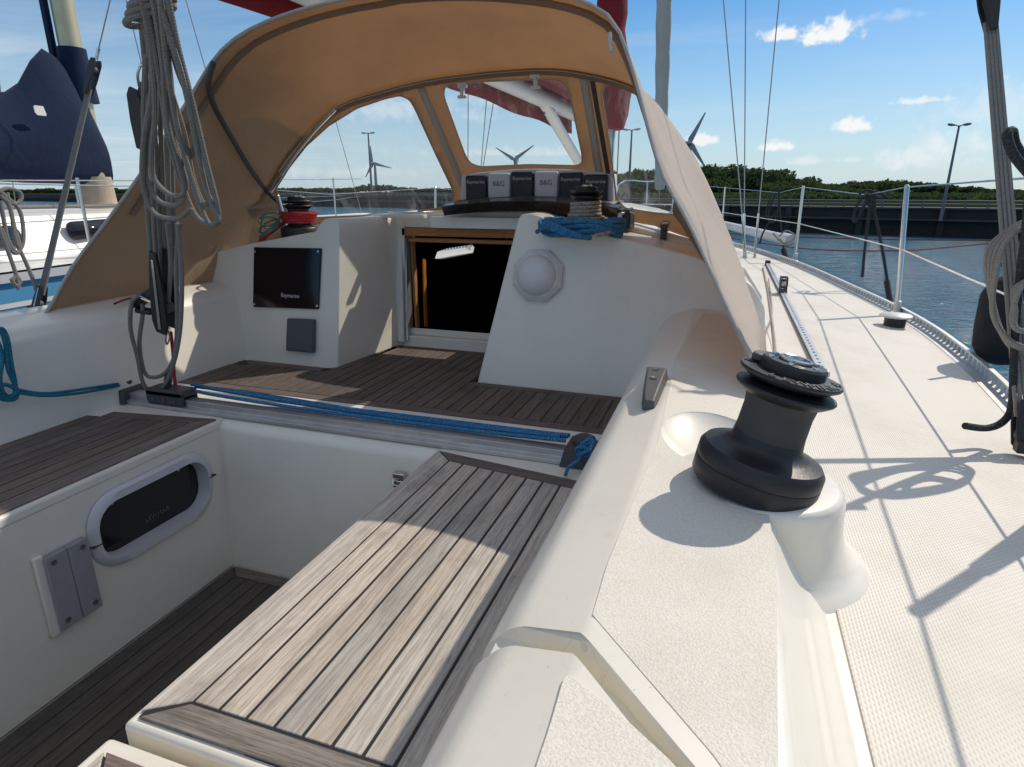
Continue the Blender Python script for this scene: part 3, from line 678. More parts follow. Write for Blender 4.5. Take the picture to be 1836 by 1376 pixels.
# latch on the forward wall beside the bench
la = part_root('locker_latch', (-.86, 1.565, -.09), Y, 'small chromed latch beside the forward end of the starboard bench')
c0 = P(718, 858, y=1.56)
b = MB(); b.box((c0.x-.022, 1.548, c0.z-.030), (c0.x+.022, 1.566, c0.z-.004)); b.box((c0.x-.020, 1.545, c0.z+.004), (c0.x+.020, 1.564, c0.z+.022)); b.build('plate', 'steel', la, bevel=.003)
MB().tube(curve([(c0.x-.018, 1.545, c0.z), (c0.x-.012, 1.535, c0.z-.012), (c0.x+.012, 1.535, c0.z-.012), (c0.x+.018, 1.545, c0.z)], 4), .003).build('loop', 'steel', la)
# bridge deck planking
t = MB(); ya = 1.90; YB = 2.225
t.cur = 0
def ylo(x): return ya+.002
def yhi(x): return 2.185 if x < -1.60+.0 else (2.68 if x < -.965 else 2.20)
xs = -2.10
while xs < -.26:
    a, c = xs+.0026, min(xs+.05, -.235)-.0026
    hi = yhi((a+c)/2); hl = hr = hi
    if -1.66 < xs < -1.56: hi = 2.22; hl, hr = 2.185, 2.26
    if xs < -2.04: hl, hr = 2.13, 2.17
    plank(t, [(a, ylo(a)), (c, ylo(c)), (c, hr), (a, hl)], .006); xs += .05
t.cur = 1
plank(t, [(-2.13, ya-.048), (-.235, ya-.048), (-.235, ya-.002), (-2.13, ya-.002)], .006, along='x')
plank(t, [(-2.03, 2.19), (-1.615, 2.19), (-1.595, 2.236), (-2.06, 2.236)], .006, along='x')
plank(t, [(-1.603, 2.20), (-1.560, 2.26), (-1.51, 2.72), (-1.548, 2.72)], .006)
plank(t, [(-1.50, 2.685), (-.93, 2.685), (-.93, 2.72), (-1.51, 2.72)], .006, along='x')
plank(t, [(-.975, 2.21), (-.235, 2.20), (-.235, 2.245), (-.925, 2.25)], .006, along='x')
t.build('teak_planking', ['teak2', 'teakg'], Y, bevel=.0012, seg=1, smooth=False, label='brown teak planking of the bridge deck before the companionway')
MB().prism([(-2.12, ya-.045, -.006), (-.235, ya-.045, -.006), (-.235, 2.24, -.006), (-.93, 2.24, -.006), (-.93, 2.715, -.006), (-1.54, 2.715, -.006), (-1.59, 2.235, -.006), (-2.08, 2.235, -.006)], (0, 0, .0095)).build('caulking', 'caulk', Y, smooth=False)
# traveller track
tr = part_root('mainsheet_track', (XC, 1.66, 0), Y, 'grey aluminium mainsheet track across the bridge deck')
b = MB(); b.prism([(-2.14, 1.600, -.004), (-2.14, 1.690, -.004), (-2.14, 1.690, .006), (-2.14, 1.665, .010), (-2.14, 1.665, .032), (-2.14, 1.620, .032), (-2.14, 1.620, .012), (-2.14, 1.600, .008)], (1.83, 0, 0)).build('rail', 'alu', tr, smooth=False, bevel=.001, seg=1)
MB().box((-2.12, 1.805, -.005), (-.25, 1.850, .004)).build('groove', 'white', tr)
def endfit(x0, x1, nm='end_fitting'):
    b = MB(); b.hexa([(x0, 1.585, -.004), (x1, 1.585, -.004), (x1, 1.715, -.004), (x0, 1.715, -.004), (x0+.012, 1.60, .052), (x1-.012, 1.60, .044), (x1-.012, 1.70, .044), (x0+.012, 1.70, .052)])
    b.lathe([(.03, 0), (.034, .006), (.034, .02), (.02, .028), (0, .028)], ((x0+x1)/2, 1.655, .046), (0, 0, 1), 20)
    return b.build(nm, 'purplegrey', tr, bevel=.008, seg=3)
endfit(-2.20, -2.06); endfit(-.40, -.285)
# panels each side of the companionway, companionway recess, cabin
LK = .2
def yb(z, base=2.265): return base+LK*z
tops = lambda side: [(.30, .30), (.16, .40)]
b = MB()
# starboard block (x,z outline)
oR = [(-.93, -.02), (-.10, -.02), (.12, .10), (.165, .16), (.145, .36), (.10, .43), (.02, .485), (-.12, .53), (-.30, .570), (-.50, .605), (-.66, .625), (-.685, .655), (-.745, .672), (-.785, .665), (-.795, .64)]
oR2 = fillet([(x, z) for x, z in [oR[0]]+oR[1:]+[oR[0]]], .02, 3)[1:]
fro = [(p.x, yb(p.y), p.y) for p in oR2]; n = len(fro)
bk = [(p.x-.03*(p.y > .1), 2.80, p.y) for p in oR2]
b.add(fro+bk, [list(range(n))[::-1]]+[(i, (i+1) % n, n+(i+1) % n, n+i) for i in range(n)])
b.build('cabin_bulkhead', 'gel', Y, bevel=.007, seg=3, label='starboard cabin end panel with round compass cover')
b = MB()
oL = [(-1.595, -.02), (-2.20, -.02), (-2.44, .10), (mir(.165), .16), (mir(.145), .32), (mir(.10), .40), (-2.37, .465), (-2.05, .530), (-1.78, .575), (-1.735, .582), (-1.715, .615), (-1.69, .640), (-1.622, .640), (-1.612, .60)]
oL2 = fillet([(x, z) for x, z in [oL[0]]+oL[1:]+[oL[0]]], .015, 3)[1:]
fro = [(p.x, yb(p.y), p.y) for p in oL2]; n = len(fro)
bk = [(p.x+(.06 if p.x > -1.7 else 0), 2.80, p.y) for p in oL2]
b.add(fro+bk, [list(range(n))]+[(i, n+i, n+(i+1) % n, (i+1) % n) for i in range(n)])
b.build('cabin_bulkhead', 'gel', Y, bevel=.007, seg=3, label='port cabin end panel carrying the black display')
# back wall of the recess with door opening (x,z)
YW = 2.79
b = MB()
face_with_hole([(-1.60, -.02), (-.74, -.02), (-.74, .66), (-1.60, .66)], [(-1.535, .085), (-.80, .085), (-.80, .628), (-1.51, .628)][::1], lambda p: (p[0], YW, p[1]), b)
b.box((-1.56, YW-.04, -.008), (-.90, YW+.02, .052)); b.box((-1.56, YW-.015, .052), (-.90, YW+.02, .078))
b.build('companionway_surround', 'gel', Y, bevel=.006)
co_ = part_root('companionway', (-1.2, YW, .05), Y)
b = MB(); b.hexa([(-1.545, 2.715, .02), (-1.508, 2.715, .02), (-1.508, 2.78, .02), (-1.545, 2.78, .02), (-1.578, 2.715+.09, .635), (-1.538, 2.715+.09, .635), (-1.538, 2.88, .635), (-1.578, 2.88, .635)])
b.build('post', 'mould', co_, bevel=.008, seg=3)
b = MB(); b.hexa([(-1.506, 2.735, .03), (-1.492, 2.735, .03), (-1.492, 2.79, .03), (-1.506, 2.79, .03), (-1.536, 2.825, .635), (-1.522, 2.825, .635), (-1.522, 2.88, .635), (-1.536, 2.88, .635)])
b.build('track_strip', 'alu', co_, bevel=.002)
MB().box((-1.53, 2.80, .585), (-.80, 2.84, .628)).build('header', 'gel', co_, bevel=.003)
b = MB(); w0 = [(-1.53, 2.79, .545), (-.80, 2.79, .545), (-.80, 2.835, .545), (-1.53, 2.835, .545)]
b.add([(x, y, z+dz) for dz in (0, .039) for x, y, z in w0], [(0, 3, 2, 1), (4, 5, 6, 7), (0, 1, 5, 4), (1, 2, 6, 5), (2, 3, 7, 6), (3, 0, 4, 7)], [[(x, z) for x, z in ((0, 0), (.7, 0), (.7, .05), (0, .05))]]*6)
b.build('wooden_beam', 'wood', co_, bevel=.003)
b = MB(); b.add([(x, y, z+dz) for dz in (0, .018) for x, y, z in [(-1.50, 2.80, .515), (-.80, 2.80, .515), (-.80, 2.85, .515), (-1.50, 2.85, .515)]], [(0, 3, 2, 1), (4, 5, 6, 7), (0, 1, 5, 4), (1, 2, 6, 5), (2, 3, 7, 6), (3, 0, 4, 7)], [[(0, 0), (.7, 0), (.7, .05), (0, .05)]]*6); b.build('wooden_beam', 'wood', co_, bevel=.003)
b = MB(); b.bar((-1.486, 2.83, .08), (-1.508, 2.86, .55), .012, .03, (0, 1, 0)); b.bar((-1.452, 2.86, .08), (-1.478, 2.92, .42), .006, .03, (0, 1, 0)); b.build('door_jamb', 'wood', co_)
# cabin trunk forward of the bulkheads, port window cut through, lower inside lining dark
def cabsec(y):
    s_ = interp([(2.8, 1.0), (4.0, .93), (5.5, .80), (7.0, .58), (8.2, .32)], y); h = interp([(2.8, 0), (4.5, .02), (6, .0), (7.4, -.10), (8.2, -.30)], y)
    base = [(1.345, .05), (1.335, .33), (1.26, .44), (1.08, .54), (.75, .61), (.40, .655), (0, .67)]
    zb = sidez(y)
    return [(x*s_, max(z+h, zb-.05) if z > .1 else zb-.05) for x, z in base]
b = MB(); ysn = [2.80+i*(5.4/24) for i in range(25)]
rows = []
for yy in ysn:
    s_ = cabsec(yy); rows.append([(XC-x, yy, z) for x, z in s_]+[(XC+x, yy, z) for x, z in s_[::-1][1:]])
m_ = len(rows[0]); fs = []
for i in range(24):
    for j in range(m_-1):
        ym = (ysn[i]+ysn[i+1])/2
        if j == 0 and 4.3 < ym < 5.5: continue            # the cabin window
        if j in (5, 6) and ym < 3.15: continue            # under the sliding hatch
        fs.append((i*m_+j, (i+1)*m_+j, (i+1)*m_+j+1, i*m_+j+1))
b.add([p for r in rows for p in r], fs); fs2 = [list(range(24*m_, 25*m_))]; b.add([p for r in rows for p in r], fs2)
b.build('cabin_top', 'gel', Y, solid=.03, ang=30, weld=True)
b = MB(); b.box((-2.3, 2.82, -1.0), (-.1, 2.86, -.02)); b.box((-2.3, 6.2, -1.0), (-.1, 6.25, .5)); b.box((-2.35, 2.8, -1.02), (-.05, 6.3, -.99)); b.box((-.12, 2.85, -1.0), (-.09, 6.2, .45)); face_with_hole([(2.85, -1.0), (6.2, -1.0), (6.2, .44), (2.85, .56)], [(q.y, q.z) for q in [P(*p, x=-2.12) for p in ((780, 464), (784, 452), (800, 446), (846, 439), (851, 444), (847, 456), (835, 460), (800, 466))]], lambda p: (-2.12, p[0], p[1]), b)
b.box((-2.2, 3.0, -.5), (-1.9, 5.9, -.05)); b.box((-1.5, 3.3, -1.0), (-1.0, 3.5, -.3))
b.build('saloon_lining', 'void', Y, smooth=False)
# sliding hatch and its curved front
b = MB()
def hat(u, v):
    x = -1.25+.80*u; k = 1-((x+.85)/.40)**2
    return [(x, 2.70-.03*k, .652+.024*k), (x, 2.68-.03*k, .682+.028*k), (x, 2.72, .688+.028*k), (x, 2.95, .66+.02*k)][v]
vs = [hat(i/20, j) for i in range(21) for j in range(4)]; b.add(vs, [(i*4+j, i*4+j+1, i*4+j+5, i*4+j+4) for i in range(20) for j in range(3)])
b.build('sliding_hatch', 'smoke', Y, solid=.012, ang=25, bevel=.003)
MB().tube([hat(i/20, 2) for i in range(21)], .006, 8).build('hatch_trim', 'alumatt', Y)
MB().box((-1.62, 2.70, .632), (-1.36, 2.74, .650)).build('hatch_slide', 'gel', Y, bevel=.003)
MB().box((-1.345, 2.735, .588), (-.80, 2.80, .640)).build('hatch_runner', 'gel', Y, bevel=.003)

# instrument pod on the hatch garage
pod = part_root('instrument_pod', (-.9, 2.98, .70), Y, 'curved pod with a row of six instruments under the spray hood window')
YP = 2.96
def podz(x): return .850-.024*((x+.90)/.36)**2
b = MB(); n_ = 16
top = [(-1.275+.75*i/n_) for i in range(n_+1)]
outl = [(x, podz(x)+.006) for x in top]+[(-.515, .66), (-1.29, .66)]
b.prism([(x, YP, z) for x, z in outl], (0, .10, 0)).build('pod_housing', 'mould', pod, bevel=.006, seg=3)
faces = [(-1.246+.118*i, c_, t_) for i, (c_, t_) in enumerate((('black', 'Raymarine'), ('white', 'B&G'), ('black', 'Raymarine'), ('white', 'B&G'), ('black', 'Raymarine'), ('black', 'Raymarine')))]
for (x, cl, tx) in faces:
    zc = podz(x+.055)-.064
    bb = MB().box((x, YP-.024, zc-.066), (x+.112, YP, zc+.058)); 
    ob = bb.build('display_cover', 'black' if cl == 'black' else 'mould', pod, bevel=.010, seg=3)
    if tx: text(tx, .022 if tx != 'B&G' else .032, (x+.056, YP-.0248, zc+(.020 if cl == 'black' else -.002)), (1, 0, 0), (0, 0, 1), 'paleink' if cl == 'black' else 'stow', pod, align='CENTER')
b = MB(); 
def gar(u, v):
    x = -1.30+.80*u; k = 1-((x+.90)/.42)**2; return [(x, 2.88, .668+.022*k), (x, 2.86, .688+.024*k), (x, 2.96, .70+.030*k), (x, 3.15, .70+.03*k)][v]
vs = [gar(i/20, j) for i in range(21) for j in range(4)]; b.add(vs, [(i*4+j, i*4+j+1, i*4+j+5, i*4+j+4) for i in range(20) for j in range(3)])
b.build('pod_rim', 'alumatt', pod, solid=.008)

# display and repeater on the port panel, compass cover on the starboard panel
def onpanel(px, py):           # point on the leaning panel face
    q = P(px, py, y=2.30)
    for _ in range(12): q = P(px, py, y=yb(q.z))
    return q
pn = Vector((0, -1, LK)).normalized()
def panelbox(pix, th, m, name, parent, bevel=.006, off=0.0):
    pts = [onpanel(*p)+pn*off for p in pix]; return MB().prism(pts, pn*th).build(name, m, parent, bevel=bevel, seg=3)
dsp = part_root('chart_display', onpanel(515, 500), Y, 'black square display with four corner screws on the port panel')
panelbox([(456, 551), (573, 555), (578, 446), (458, 444)], .012, 'screen', 'bezel', dsp, .004)
for q in ((460, 452), (573, 452), (571, 549), (459, 546)):
    c = onpanel(*q)+pn*.011; MB().lathe([(.006, 0), (.0055, .003), (.003, .004), (0, .004)], c, pn, 12).build('screw', 'steel', dsp)
c = onpanel(507, 533)+pn*.0125; text('Raymarine', .026, c, (1, 0, 0), (0, LK, 1), 'paleink', dsp, sx=.9)
rep = part_root('socket_box', onpanel(546, 601), Y, 'dark grey square box on the port panel')
panelbox([(519, 629), (567, 633), (568, 573), (521, 571)], .030, 'greyplastic', 'cover', rep, .008)
cc = part_root('compass_cover', onpanel(966, 495), Y, 'white eight sided domed cover on the starboard panel')
ce = onpanel(966, 495)
b = MB(); e1 = Vector((1, 0, 0)); e2 = pn.cross(e1)*-1
oct_ = lambda r, h, ph=0: [ce+pn*h+(e1*math.cos(R_(22.5+45*k+ph))+e2*math.sin(R_(22.5+45*k+ph)))*r for k in range(8)]
vs = oct_(.104, -.004)+oct_(.108, .018)+oct_(.086, .036); b.add(vs, [(8*k+i, 8*k+(i+1) % 8, 8*k+8+(i+1) % 8, 8*k+8+i) for k in range(2) for i in range(8)]+[list(range(16, 24))])
b.build('rim', 'mould', cc, bevel=.003, weld=True, ang=20)
MB().lathe([(.080, .034), (.078, .042), (.066, .060), (.045, .074), (.022, .081), (0, .083)], ce, pn, 40).build('dome', 'mould', cc)

# ------------------------------------------------------------------ winches
def winch(name, loc, axis, s, label, lettering=False, seg=56, top_only=False):
    ax = Vector(axis).normalized(); w_ = part_root(name, loc, Y, label); L = Vector(loc)
    q = lambda prof: [(r*s, h*s) for r, h in prof]
    MB().lathe(q([(.090, -.004), (.094, .002), (.0945, .026), (.094, .0275)]), L, ax, seg).build('base_ring', 'black', w_)
    MB().lathe(q([(.0935, .0278), (.0945, .030), (.094, .046), (.088, .055), (.070, .061), (.058, .066), (.053, .073), (.0515, .085)]), L, ax, seg).build('skirt', 'black', w_)
    MB().lathe(q([(.0518, .080), (.0505, .095), (.0500, .125), (.052, .142), (.055, .147)]), L, ax, seg).build('drum', 'drum', w_)
    MB().lathe(q([(.050, .143), (.060, .147), (.071, .155), (.0725, .158), (.071, .161), (.056, .165), (.050, .166)]), L, ax, seg).build('lower_jaw', 'black', w_)
    MB().lathe(q([(.050, .168), (.058, .170), (.0715, .178), (.073, .181), (.0715, .184), (.045, .186), (.044, .184)]), L, ax, seg).build('upper_jaw', 'black', w_)
    MB().lathe(q([(.047, .184), (.047, .198), (.044, .202), (.030, .203), (.0295, .2015)]), L, ax, seg).build('cap', 'black', w_)
    MB().lathe(q([(.024, .203), (.024, .2065), (.0215, .2085), (.0195, .2075), (.0185, .203), (.0165, .204), (.0155, .199), (.0155, .180)]), L, ax, seg).build('handle_socket', 'steel', w_)
    e1_ = ax.cross(Vector((0, 1, 0))).normalized()*-1; e1_ = (Vector((1, 0, 0))-ax*ax.x).normalized(); e2_ = ax.cross(e1_)
    # feeder arm
    a = R_(120); b = MB()
    def pp(an, r, h): return L+ax*h*s+(e1_*math.cos(an)+e2_*math.sin(an))*r*s
    arm = []
    for k in range(9): arm.append(pp(R_(108+k*8), .066-.0015*abs(k-4), .187))
    arm += [pp(R_(176-k*10), .044, .187) for k in range(8)]
    b.prism(arm, ax*.012*s).build('feeder_arm', 'alumatt' if lettering else 'black', w_, bevel=.003)
    if lettering:
        for k in range(6):
            MB().lathe([(.0042, 0), (.004, .0022), (0, .0026)], pp(R_(60*k+15), .037, .2025), ax, 10).build('screw', 'steel', w_)
        ra = .058
        wd = 'LEWMAR'
        for i, ch in enumerate(wd):
            an = R_(-118+i*17); up = -(e1_*math.cos(an)+e2_*math.sin(an)); tg = ax.cross(up)*-1
            text(ch, .0235, pp(an, .0700, .1850), tg, up, 'letter', w_, depth=.0012, align='CENTER')
        for st, a0 in (('46', 158), ('46', -8)):
            for i, ch in enumerate(st):
                an = R_(a0+i*11); up = -(e1_*math.cos(an)+e2_*math.sin(an)); tg = ax.cross(up)*-1
                text(ch, .019, pp(an, .0690, .1850), tg, up, 'letter', w_, depth=.0012, align='CENTER')
    return w_
WB = Vector((.066, .895, .342)); WA = Vector((.20, .05, 1)).normalized()
winch('winch', WB, WA, .935, 'large black self-tailing winch in the foreground on the coaming', True)
# moulded pod under it
b = MB()
cen = Vector((.070, .915, 0))
prof = [(.112, .3425), (.120, .340), (.126, .334), (.130, .322), (.134, .29), (.139, .26), (.147, .235), (.160, .214), (.174, .201), (.186, .195), (.194, .186)]
def podf(u, v):
    a = 2*math.pi*u; k = v*(len(prof)-1); i = min(int(k+1e-6), len(prof)-1); r, z = prof[i]
    sx = 1.0; sy = 1.0
    dx, dy = math.cos(a), math.sin(a)
    return (cen.x+dx*r*.98, cen.y+dy*r*.95+.062*((.342-z)/.15)**.8 if z < .342 else cen.y+dy*r*.95, z-(.06*max(cen.x+dx*r-.17, 0) if z < .25 else 0))
b.grid(podf, 48, len(prof)-1)
b.add([podf(i/48, 0) for i in range(48)], [list(range(48))])
b.build('winch_pod', 'gel', Y, weld=True, ang=60, label='rounded gelcoat pod under the large winch bulging on to the side deck')
# oval dish moulded into the coaming top beside the winch
def carve(obs, c, rad):
    me = bpy.data.meshes.new('c'); bm = bmesh.new(); bmesh.ops.create_uvsphere(bm, u_segments=48, v_segments=24, radius=1); bm.to_mesh(me); bm.free()
    me.transform(Matrix.Translation(c) @ Matrix.Rotation(R_(12), 4, 'Z') @ Matrix.Diagonal((*rad, 1))); cu = bpy.data.objects.new('c', me); COL.objects.link(cu)
    for ob in obs:
        keep = [m.name for m in ob.modifiers]; md = ob.modifiers.new('b', 'BOOLEAN'); md.object = cu; md.operation = 'DIFFERENCE'; md.solver = 'EXACT'
        bv = [(m, m.show_viewport) for m in ob.modifiers if m.name != 'b']
        for m, _ in bv: m.show_viewport = False
        dg = bpy.context.evaluated_depsgraph_get(); nm = bpy.data.meshes.new_from_object(ob.evaluated_get(dg)); nm.name = ob.data.name; ob.data = nm; ob.modifiers.remove(md)
        for m, v_ in bv: m.show_viewport = v_
        nm.polygons.foreach_set('use_smooth', [True]*len(nm.polygons)); nm.set_sharp_from_angle(angle=R_(35))
    bpy.data.objects.remove(cu)
carve([COAM1, PAD1], Vector((.01, 1.055, .372)), (.100, .150, .062))
WCX = P(1049, 402, y=2.46); winch('winch', (WCX.x, 2.46, .598), (.02, -.03, 1), .86, 'halyard winch on the cabin top wrapped in blue and grey rope')
wl = P(537, 400, y=2.50); winch('winch', (wl.x, 2.5, .545), (0, 0, 1), .92, 'navy topped winch on the port side of the cabin top')
# cleat on the coaming
cl = part_root('jam_cleat', P(1165, 710, z=.34), Y, 'grey tapered rope lead on the inner edge of the coaming')
p0 = P(1162, 738, z=.335); p1 = P(1178, 678, z=.338); 
dd = (p1-p0); dd.z = 0; L_ = dd.length; dd.normalize(); sd_ = Vector((dd.y, -dd.x, 0))
def cp(u, v, z): return p0+dd*u*L_+sd_*v+Vector((0, 0, z))
b = MB(); st = [(0, .012, .0, .022), (.12, .016, .0, .030), (.55, .022, .0, .036), (.88, .026, .0, .036), (1.0, .020, .0, .028)]
vs = []
for u, hw, z0, z1 in st: vs += [cp(u, -hw, z0), cp(u, -hw*.85, z1), cp(u, hw*.85, z1), cp(u, hw, z0)]
fs = [(4*i+j, 4*i+(j+1) % 4, 4*i+4+(j+1) % 4, 4*i+4+j) for i in range(4) for j in range(4)]+[(3, 2, 1, 0), (16, 17, 18, 19)]
b.add(vs, fs).build('body', 'alumatt', cl, bevel=.004, seg=3, weld=True)
for u in (.50, .78): MB().lathe([(.0085, 0), (.0085, .002), (.003, .0005), (0, .0005)], cp(u, 0, .0355), (0, 0, 1), 16).build('screw', 'steel', cl)

# ------------------------------------------------------------------ spray hood
SH = thing('spray_hood', 'tan canvas spray hood with three clear windows arched over the companionway', 'spray hood', (-1.15, 2.3, .5))
def resample(pts, n):
    pts = [Vector(p) for p in pts]; L = [0]
    for a, c in zip(pts, pts[1:]): L.append(L[-1]+(c-a).length)
    out = []; k = 0
    for i in range(n+1):
        d = L[-1]*i/n
        while k < len(pts)-2 and L[k+1] < d: k += 1
        t = (d-L[k])/max(L[k+1]-L[k], 1e-9); out.append(pts[k].lerp(pts[k+1], min(max(t, 0), 1)))
    return out
hemp = [(-2.40, 1.42, .20), P(75, 572, y=1.50), P(130, 478, y=1.64), P(200, 385, y=1.78), P(270, 285, y=1.90), P(340, 175, y=2.0), P(395, 92, y=2.05), P(470, 42, y=2.07), P(600, 2, y=2.09), P(780, -22, y=2.10), P(940, -18, y=2.09), P(1045, 2, y=2.07), P(1100, 40, y=2.05), P(1134, 125, y=2.0), P(1182, 298, y=1.87), P(1238, 405, y=1.73), P(1290, 520, y=1.56), P(1350, 652, y=1.37), (.115, 1.31, .335)]
hoopp = [(-2.30, 2.50, .30), P(452, 408, y=2.56), P(464, 368, y=2.62), P(482, 336, y=2.66), P(530, 268, y=2.69), P(600, 196, y=2.7), P(690, 163, y=2.72), P(790, 140, y=2.74), P(950, 124, y=2.75), P(1050, 131, y=2.74), P(1150, 162, y=2.71), (-.25, 2.70, 1.0), (-.12, 2.68, .82), (0.02, 2.64, .55), (.09, 2.62, .40)]
NS = 60
HEM = resample(curve(hemp, 8), NS); HOOP = resample(curve(hoopp, 8), NS)
def outw(p, d):
    v = Vector((p.x-XC, 0, (p.z-.55)*1.2)); return p+v.normalized()*d
def hood(u, v):
    i = min(int(u*NS+1e-6), NS); a, c = HEM[i], HOOP[i]
    p = a.lerp(c, v); arch = math.sin(math.pi*v)
    side = 1 if p.x > XC else .6
    d = (.045 if p.x < XC else .045-.050*min((p.x-XC)/.9, 1))*arch + .013*side*math.exp(-((v-.13)/.09)**2) - .013*side*math.exp(-((0-.13)/.09)**2)*(1-v)
    d += .012*math.sin(u*31+v*5)*math.exp(-(min(u, 1-u)/.16)**2)*arch*2
    q = outw(p, d); return q
b = MB()
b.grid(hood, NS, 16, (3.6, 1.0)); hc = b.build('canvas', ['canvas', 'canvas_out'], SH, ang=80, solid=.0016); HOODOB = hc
tape = []
MB().tube(HEM, .0055, 8).build('hem_binding', 'webbing', SH)
def ribbon(pts, w_, off, m, name, wd=Vector((0, 1, 0))):
    b = MB(); vs = []
    for p in pts: q = outw(p, -off); vs += [q-wd*w_/2, q+wd*w_/2]
    b.add(vs, [(2*i, 2*i+1, 2*i+3, 2*i+2) for i in range(len(pts)-1)], [[(i/9., 0), (i/9., .02), (i/9.+.1, .02), (i/9.+.1, 0)] for i in range(len(pts)-1)])
    return b.build(name, m, SH, solid=.0025)
seam = [hood(i/NS, .13) for i in range(9, 48)]
MB().tube([outw(p, -.013) for p in seam], .011, 10).build('bow', 'canvas', SH)
ribbon([outw(p, -.001) for p in [hood(i/NS, .155) for i in range(13, 47)]], .012, .008, 'webbing', 'seam_tape')
MB().tube([outw(p, -.012) for p in HOOP[8:52]], .014, 10).build('bow', 'canvas', SH)
ribbon([p+Vector((0, -.016, 0)) for p in HOOP[11:50]], .016, .012, 'webbing', 'seam_tape')
HG = [(hood(i/120, j/40)) for i in range(10, 50) for j in range(1, 40)]
def proj(p):
    F = Vector((-math.sin(YAW)*math.cos(PITCH), math.cos(YAW)*math.cos(PITCH), -math.sin(PITCH))); Rv = Vector((math.cos(YAW), math.sin(YAW), 0)); U = Rv.cross(F); v = p-CAM
    return 918+FPX*v.dot(Rv)/v.dot(F), 688-FPX*v.dot(U)/v.dot(F)
def onhood(px, py):
    q = min(HG, key=lambda p: (proj(p)[0]-px)**2+(proj(p)[1]-py)**2); return P(px, py, y=q.y-.02)-(P(px, py, y=q.y)-CAM).normalized()*.02
# bare tubes of the frame on the port side meeting at the hinge
hg = P(498, 362, y=2.56)
MB().tube(curve([onhood(383, 112), onhood(374, 150), onhood(384, 190), onhood(404, 228), onhood(424, 262), onhood(448, 302), onhood(474, 338), hg], 6), .011, 10).build('bow_tube', 'purplegrey', SH)
MB().tube(curve([P(601, 196, y=2.66), P(566, 232, y=2.64), P(530, 276, y=2.62), P(494, 330, y=2.58), P(484, 345, y=2.57)], 5), .0095, 10).build('bow_tube', 'steel', SH)
MB().bar(hg+Vector((0, 0, .03)), hg+Vector((.045, 0, -.20)), .022, .014, (0, 1, 0)).build('hinge', 'steel', SH, bevel=.003)
# windscreen panel between the front bow and the cabin top
BT = [(-1.32, (2.66, .44)), (-1.1, (2.84, .53)), (-.8, (2.98, .60)), (-.4, (3.09, .655)), (0, (3.12, .67)), (.4, (3.11, .655)), (.8, (3.02, .60)), (1.05, (2.88, .53)), (1.22, (2.72, .44))]
def ybz(x):
    w_ = x+1.13
    if w_ <= BT[0][0]: return BT[0][1]
    for (a, va), (c, vc) in zip(BT, BT[1:]):
        if w_ <= c: k = (w_-a)/(c-a); return (va[0]+(vc[0]-va[0])*k, va[1]+(vc[1]-va[1])*k)
    return BT[-1][1]
HX = [(p.x, p.z, p.y) for p in HOOP]
def hoopz(x):
    for (a, za, ya_), (c, zc, yc) in zip(HX, HX[1:]):
        if a <= x <= c: k = (x-a)/max(c-a, 1e-6); return za+(zc-za)*k, ya_+(yc-ya_)*k
    return (HX[0][1], HX[0][2]) if x < HX[0][0] else (HX[-1][1], HX[-1][2])
def ws(x, z):
    zh, yh = hoopz(x); y0, z0 = ybz(x); t = min(max((zh-z)/max(zh-z0, .05), -.1), 1.1)
    return yh+(y0-yh)*t+.02*math.sin(math.pi*min(max(t, 0), 1))
def onws(px, py):
    y = 2.85
    for _ in range(25): q = P(px, py, y=y); y = .5*y+.5*ws(q.x, q.z)
    return P(px, py, y=y)
def rnd(poly, r):
    n = len(poly); out = []
    for i in range(n):
        a, c, d = Vector(poly[i-1]), Vector(poly[i]), Vector(poly[(i+1) % n]); q = min(r, (a-c).length*.45, (d-c).length*.45)
        p, s_ = c+(a-c).normalized()*q, c+(d-c).normalized()*q
        for k in range(5): t = k/4; out.append(p*(1-t)**2+c*2*t*(1-t)+s_*t*t)
    return out
W1 = [(484, 366), (496, 338), (520, 300), (550, 262), (590, 226), (640, 195), (690, 178), (718, 172), (735, 180), (744, 196), (780, 275), (812, 342), (812, 360), (795, 372), (700, 384), (560, 390), (492, 386)]
W2 = [(796, 172), (798, 156), (812, 152), (870, 147), (960, 143), (998, 143), (1014, 152), (1022, 172), (1043, 277), (1044, 292), (1034, 297), (950, 295), (862, 299), (844, 293), (834, 277)]
W3 = [(1079, 170), (1083, 156), (1094, 151), (1120, 154), (1150, 162), (1178, 184), (1200, 230), (1216, 300), (1222, 360), (1214, 385), (1170, 381), (1120, 373), (1106, 355), (1094, 260)]
def xz(poly, r=.02): return [Vector((q.x, q.y)) for q in rnd([Vector((onws(*p).x, onws(*p).z)) for p in poly], r)]
H1, H2, H3 = xz(W1, .015), xz(W2, .02), xz(W3, .02)
hoopxz = [Vector((p.x, p.z)) for p in HOOP[3:58]]
basexz = []
x = hoopxz[-1].x
while x > hoopxz[0].x: basexz.append(Vector((x, ybz(x)[1]))); x -= .05
extra = [Vector((-2.5+.055*i, .45+.055*j)) for i in range(50) for j in range(16)]
outer = hoopxz+basexz
extra = [e for e in extra if inside(e, outer)]
b = MB(); face_with_hole(outer, [H1, H2, H3], lambda p: (p[0], ws(p[0], p[1]), p[1]), b, extra)
b.build('windscreen_canvas', 'canvas', SH, solid=.002, ang=60)
def infl(poly, d):
    c = sum(poly, Vector((0, 0)))/len(poly); return [p+(p-c).normalized()*d for p in poly]
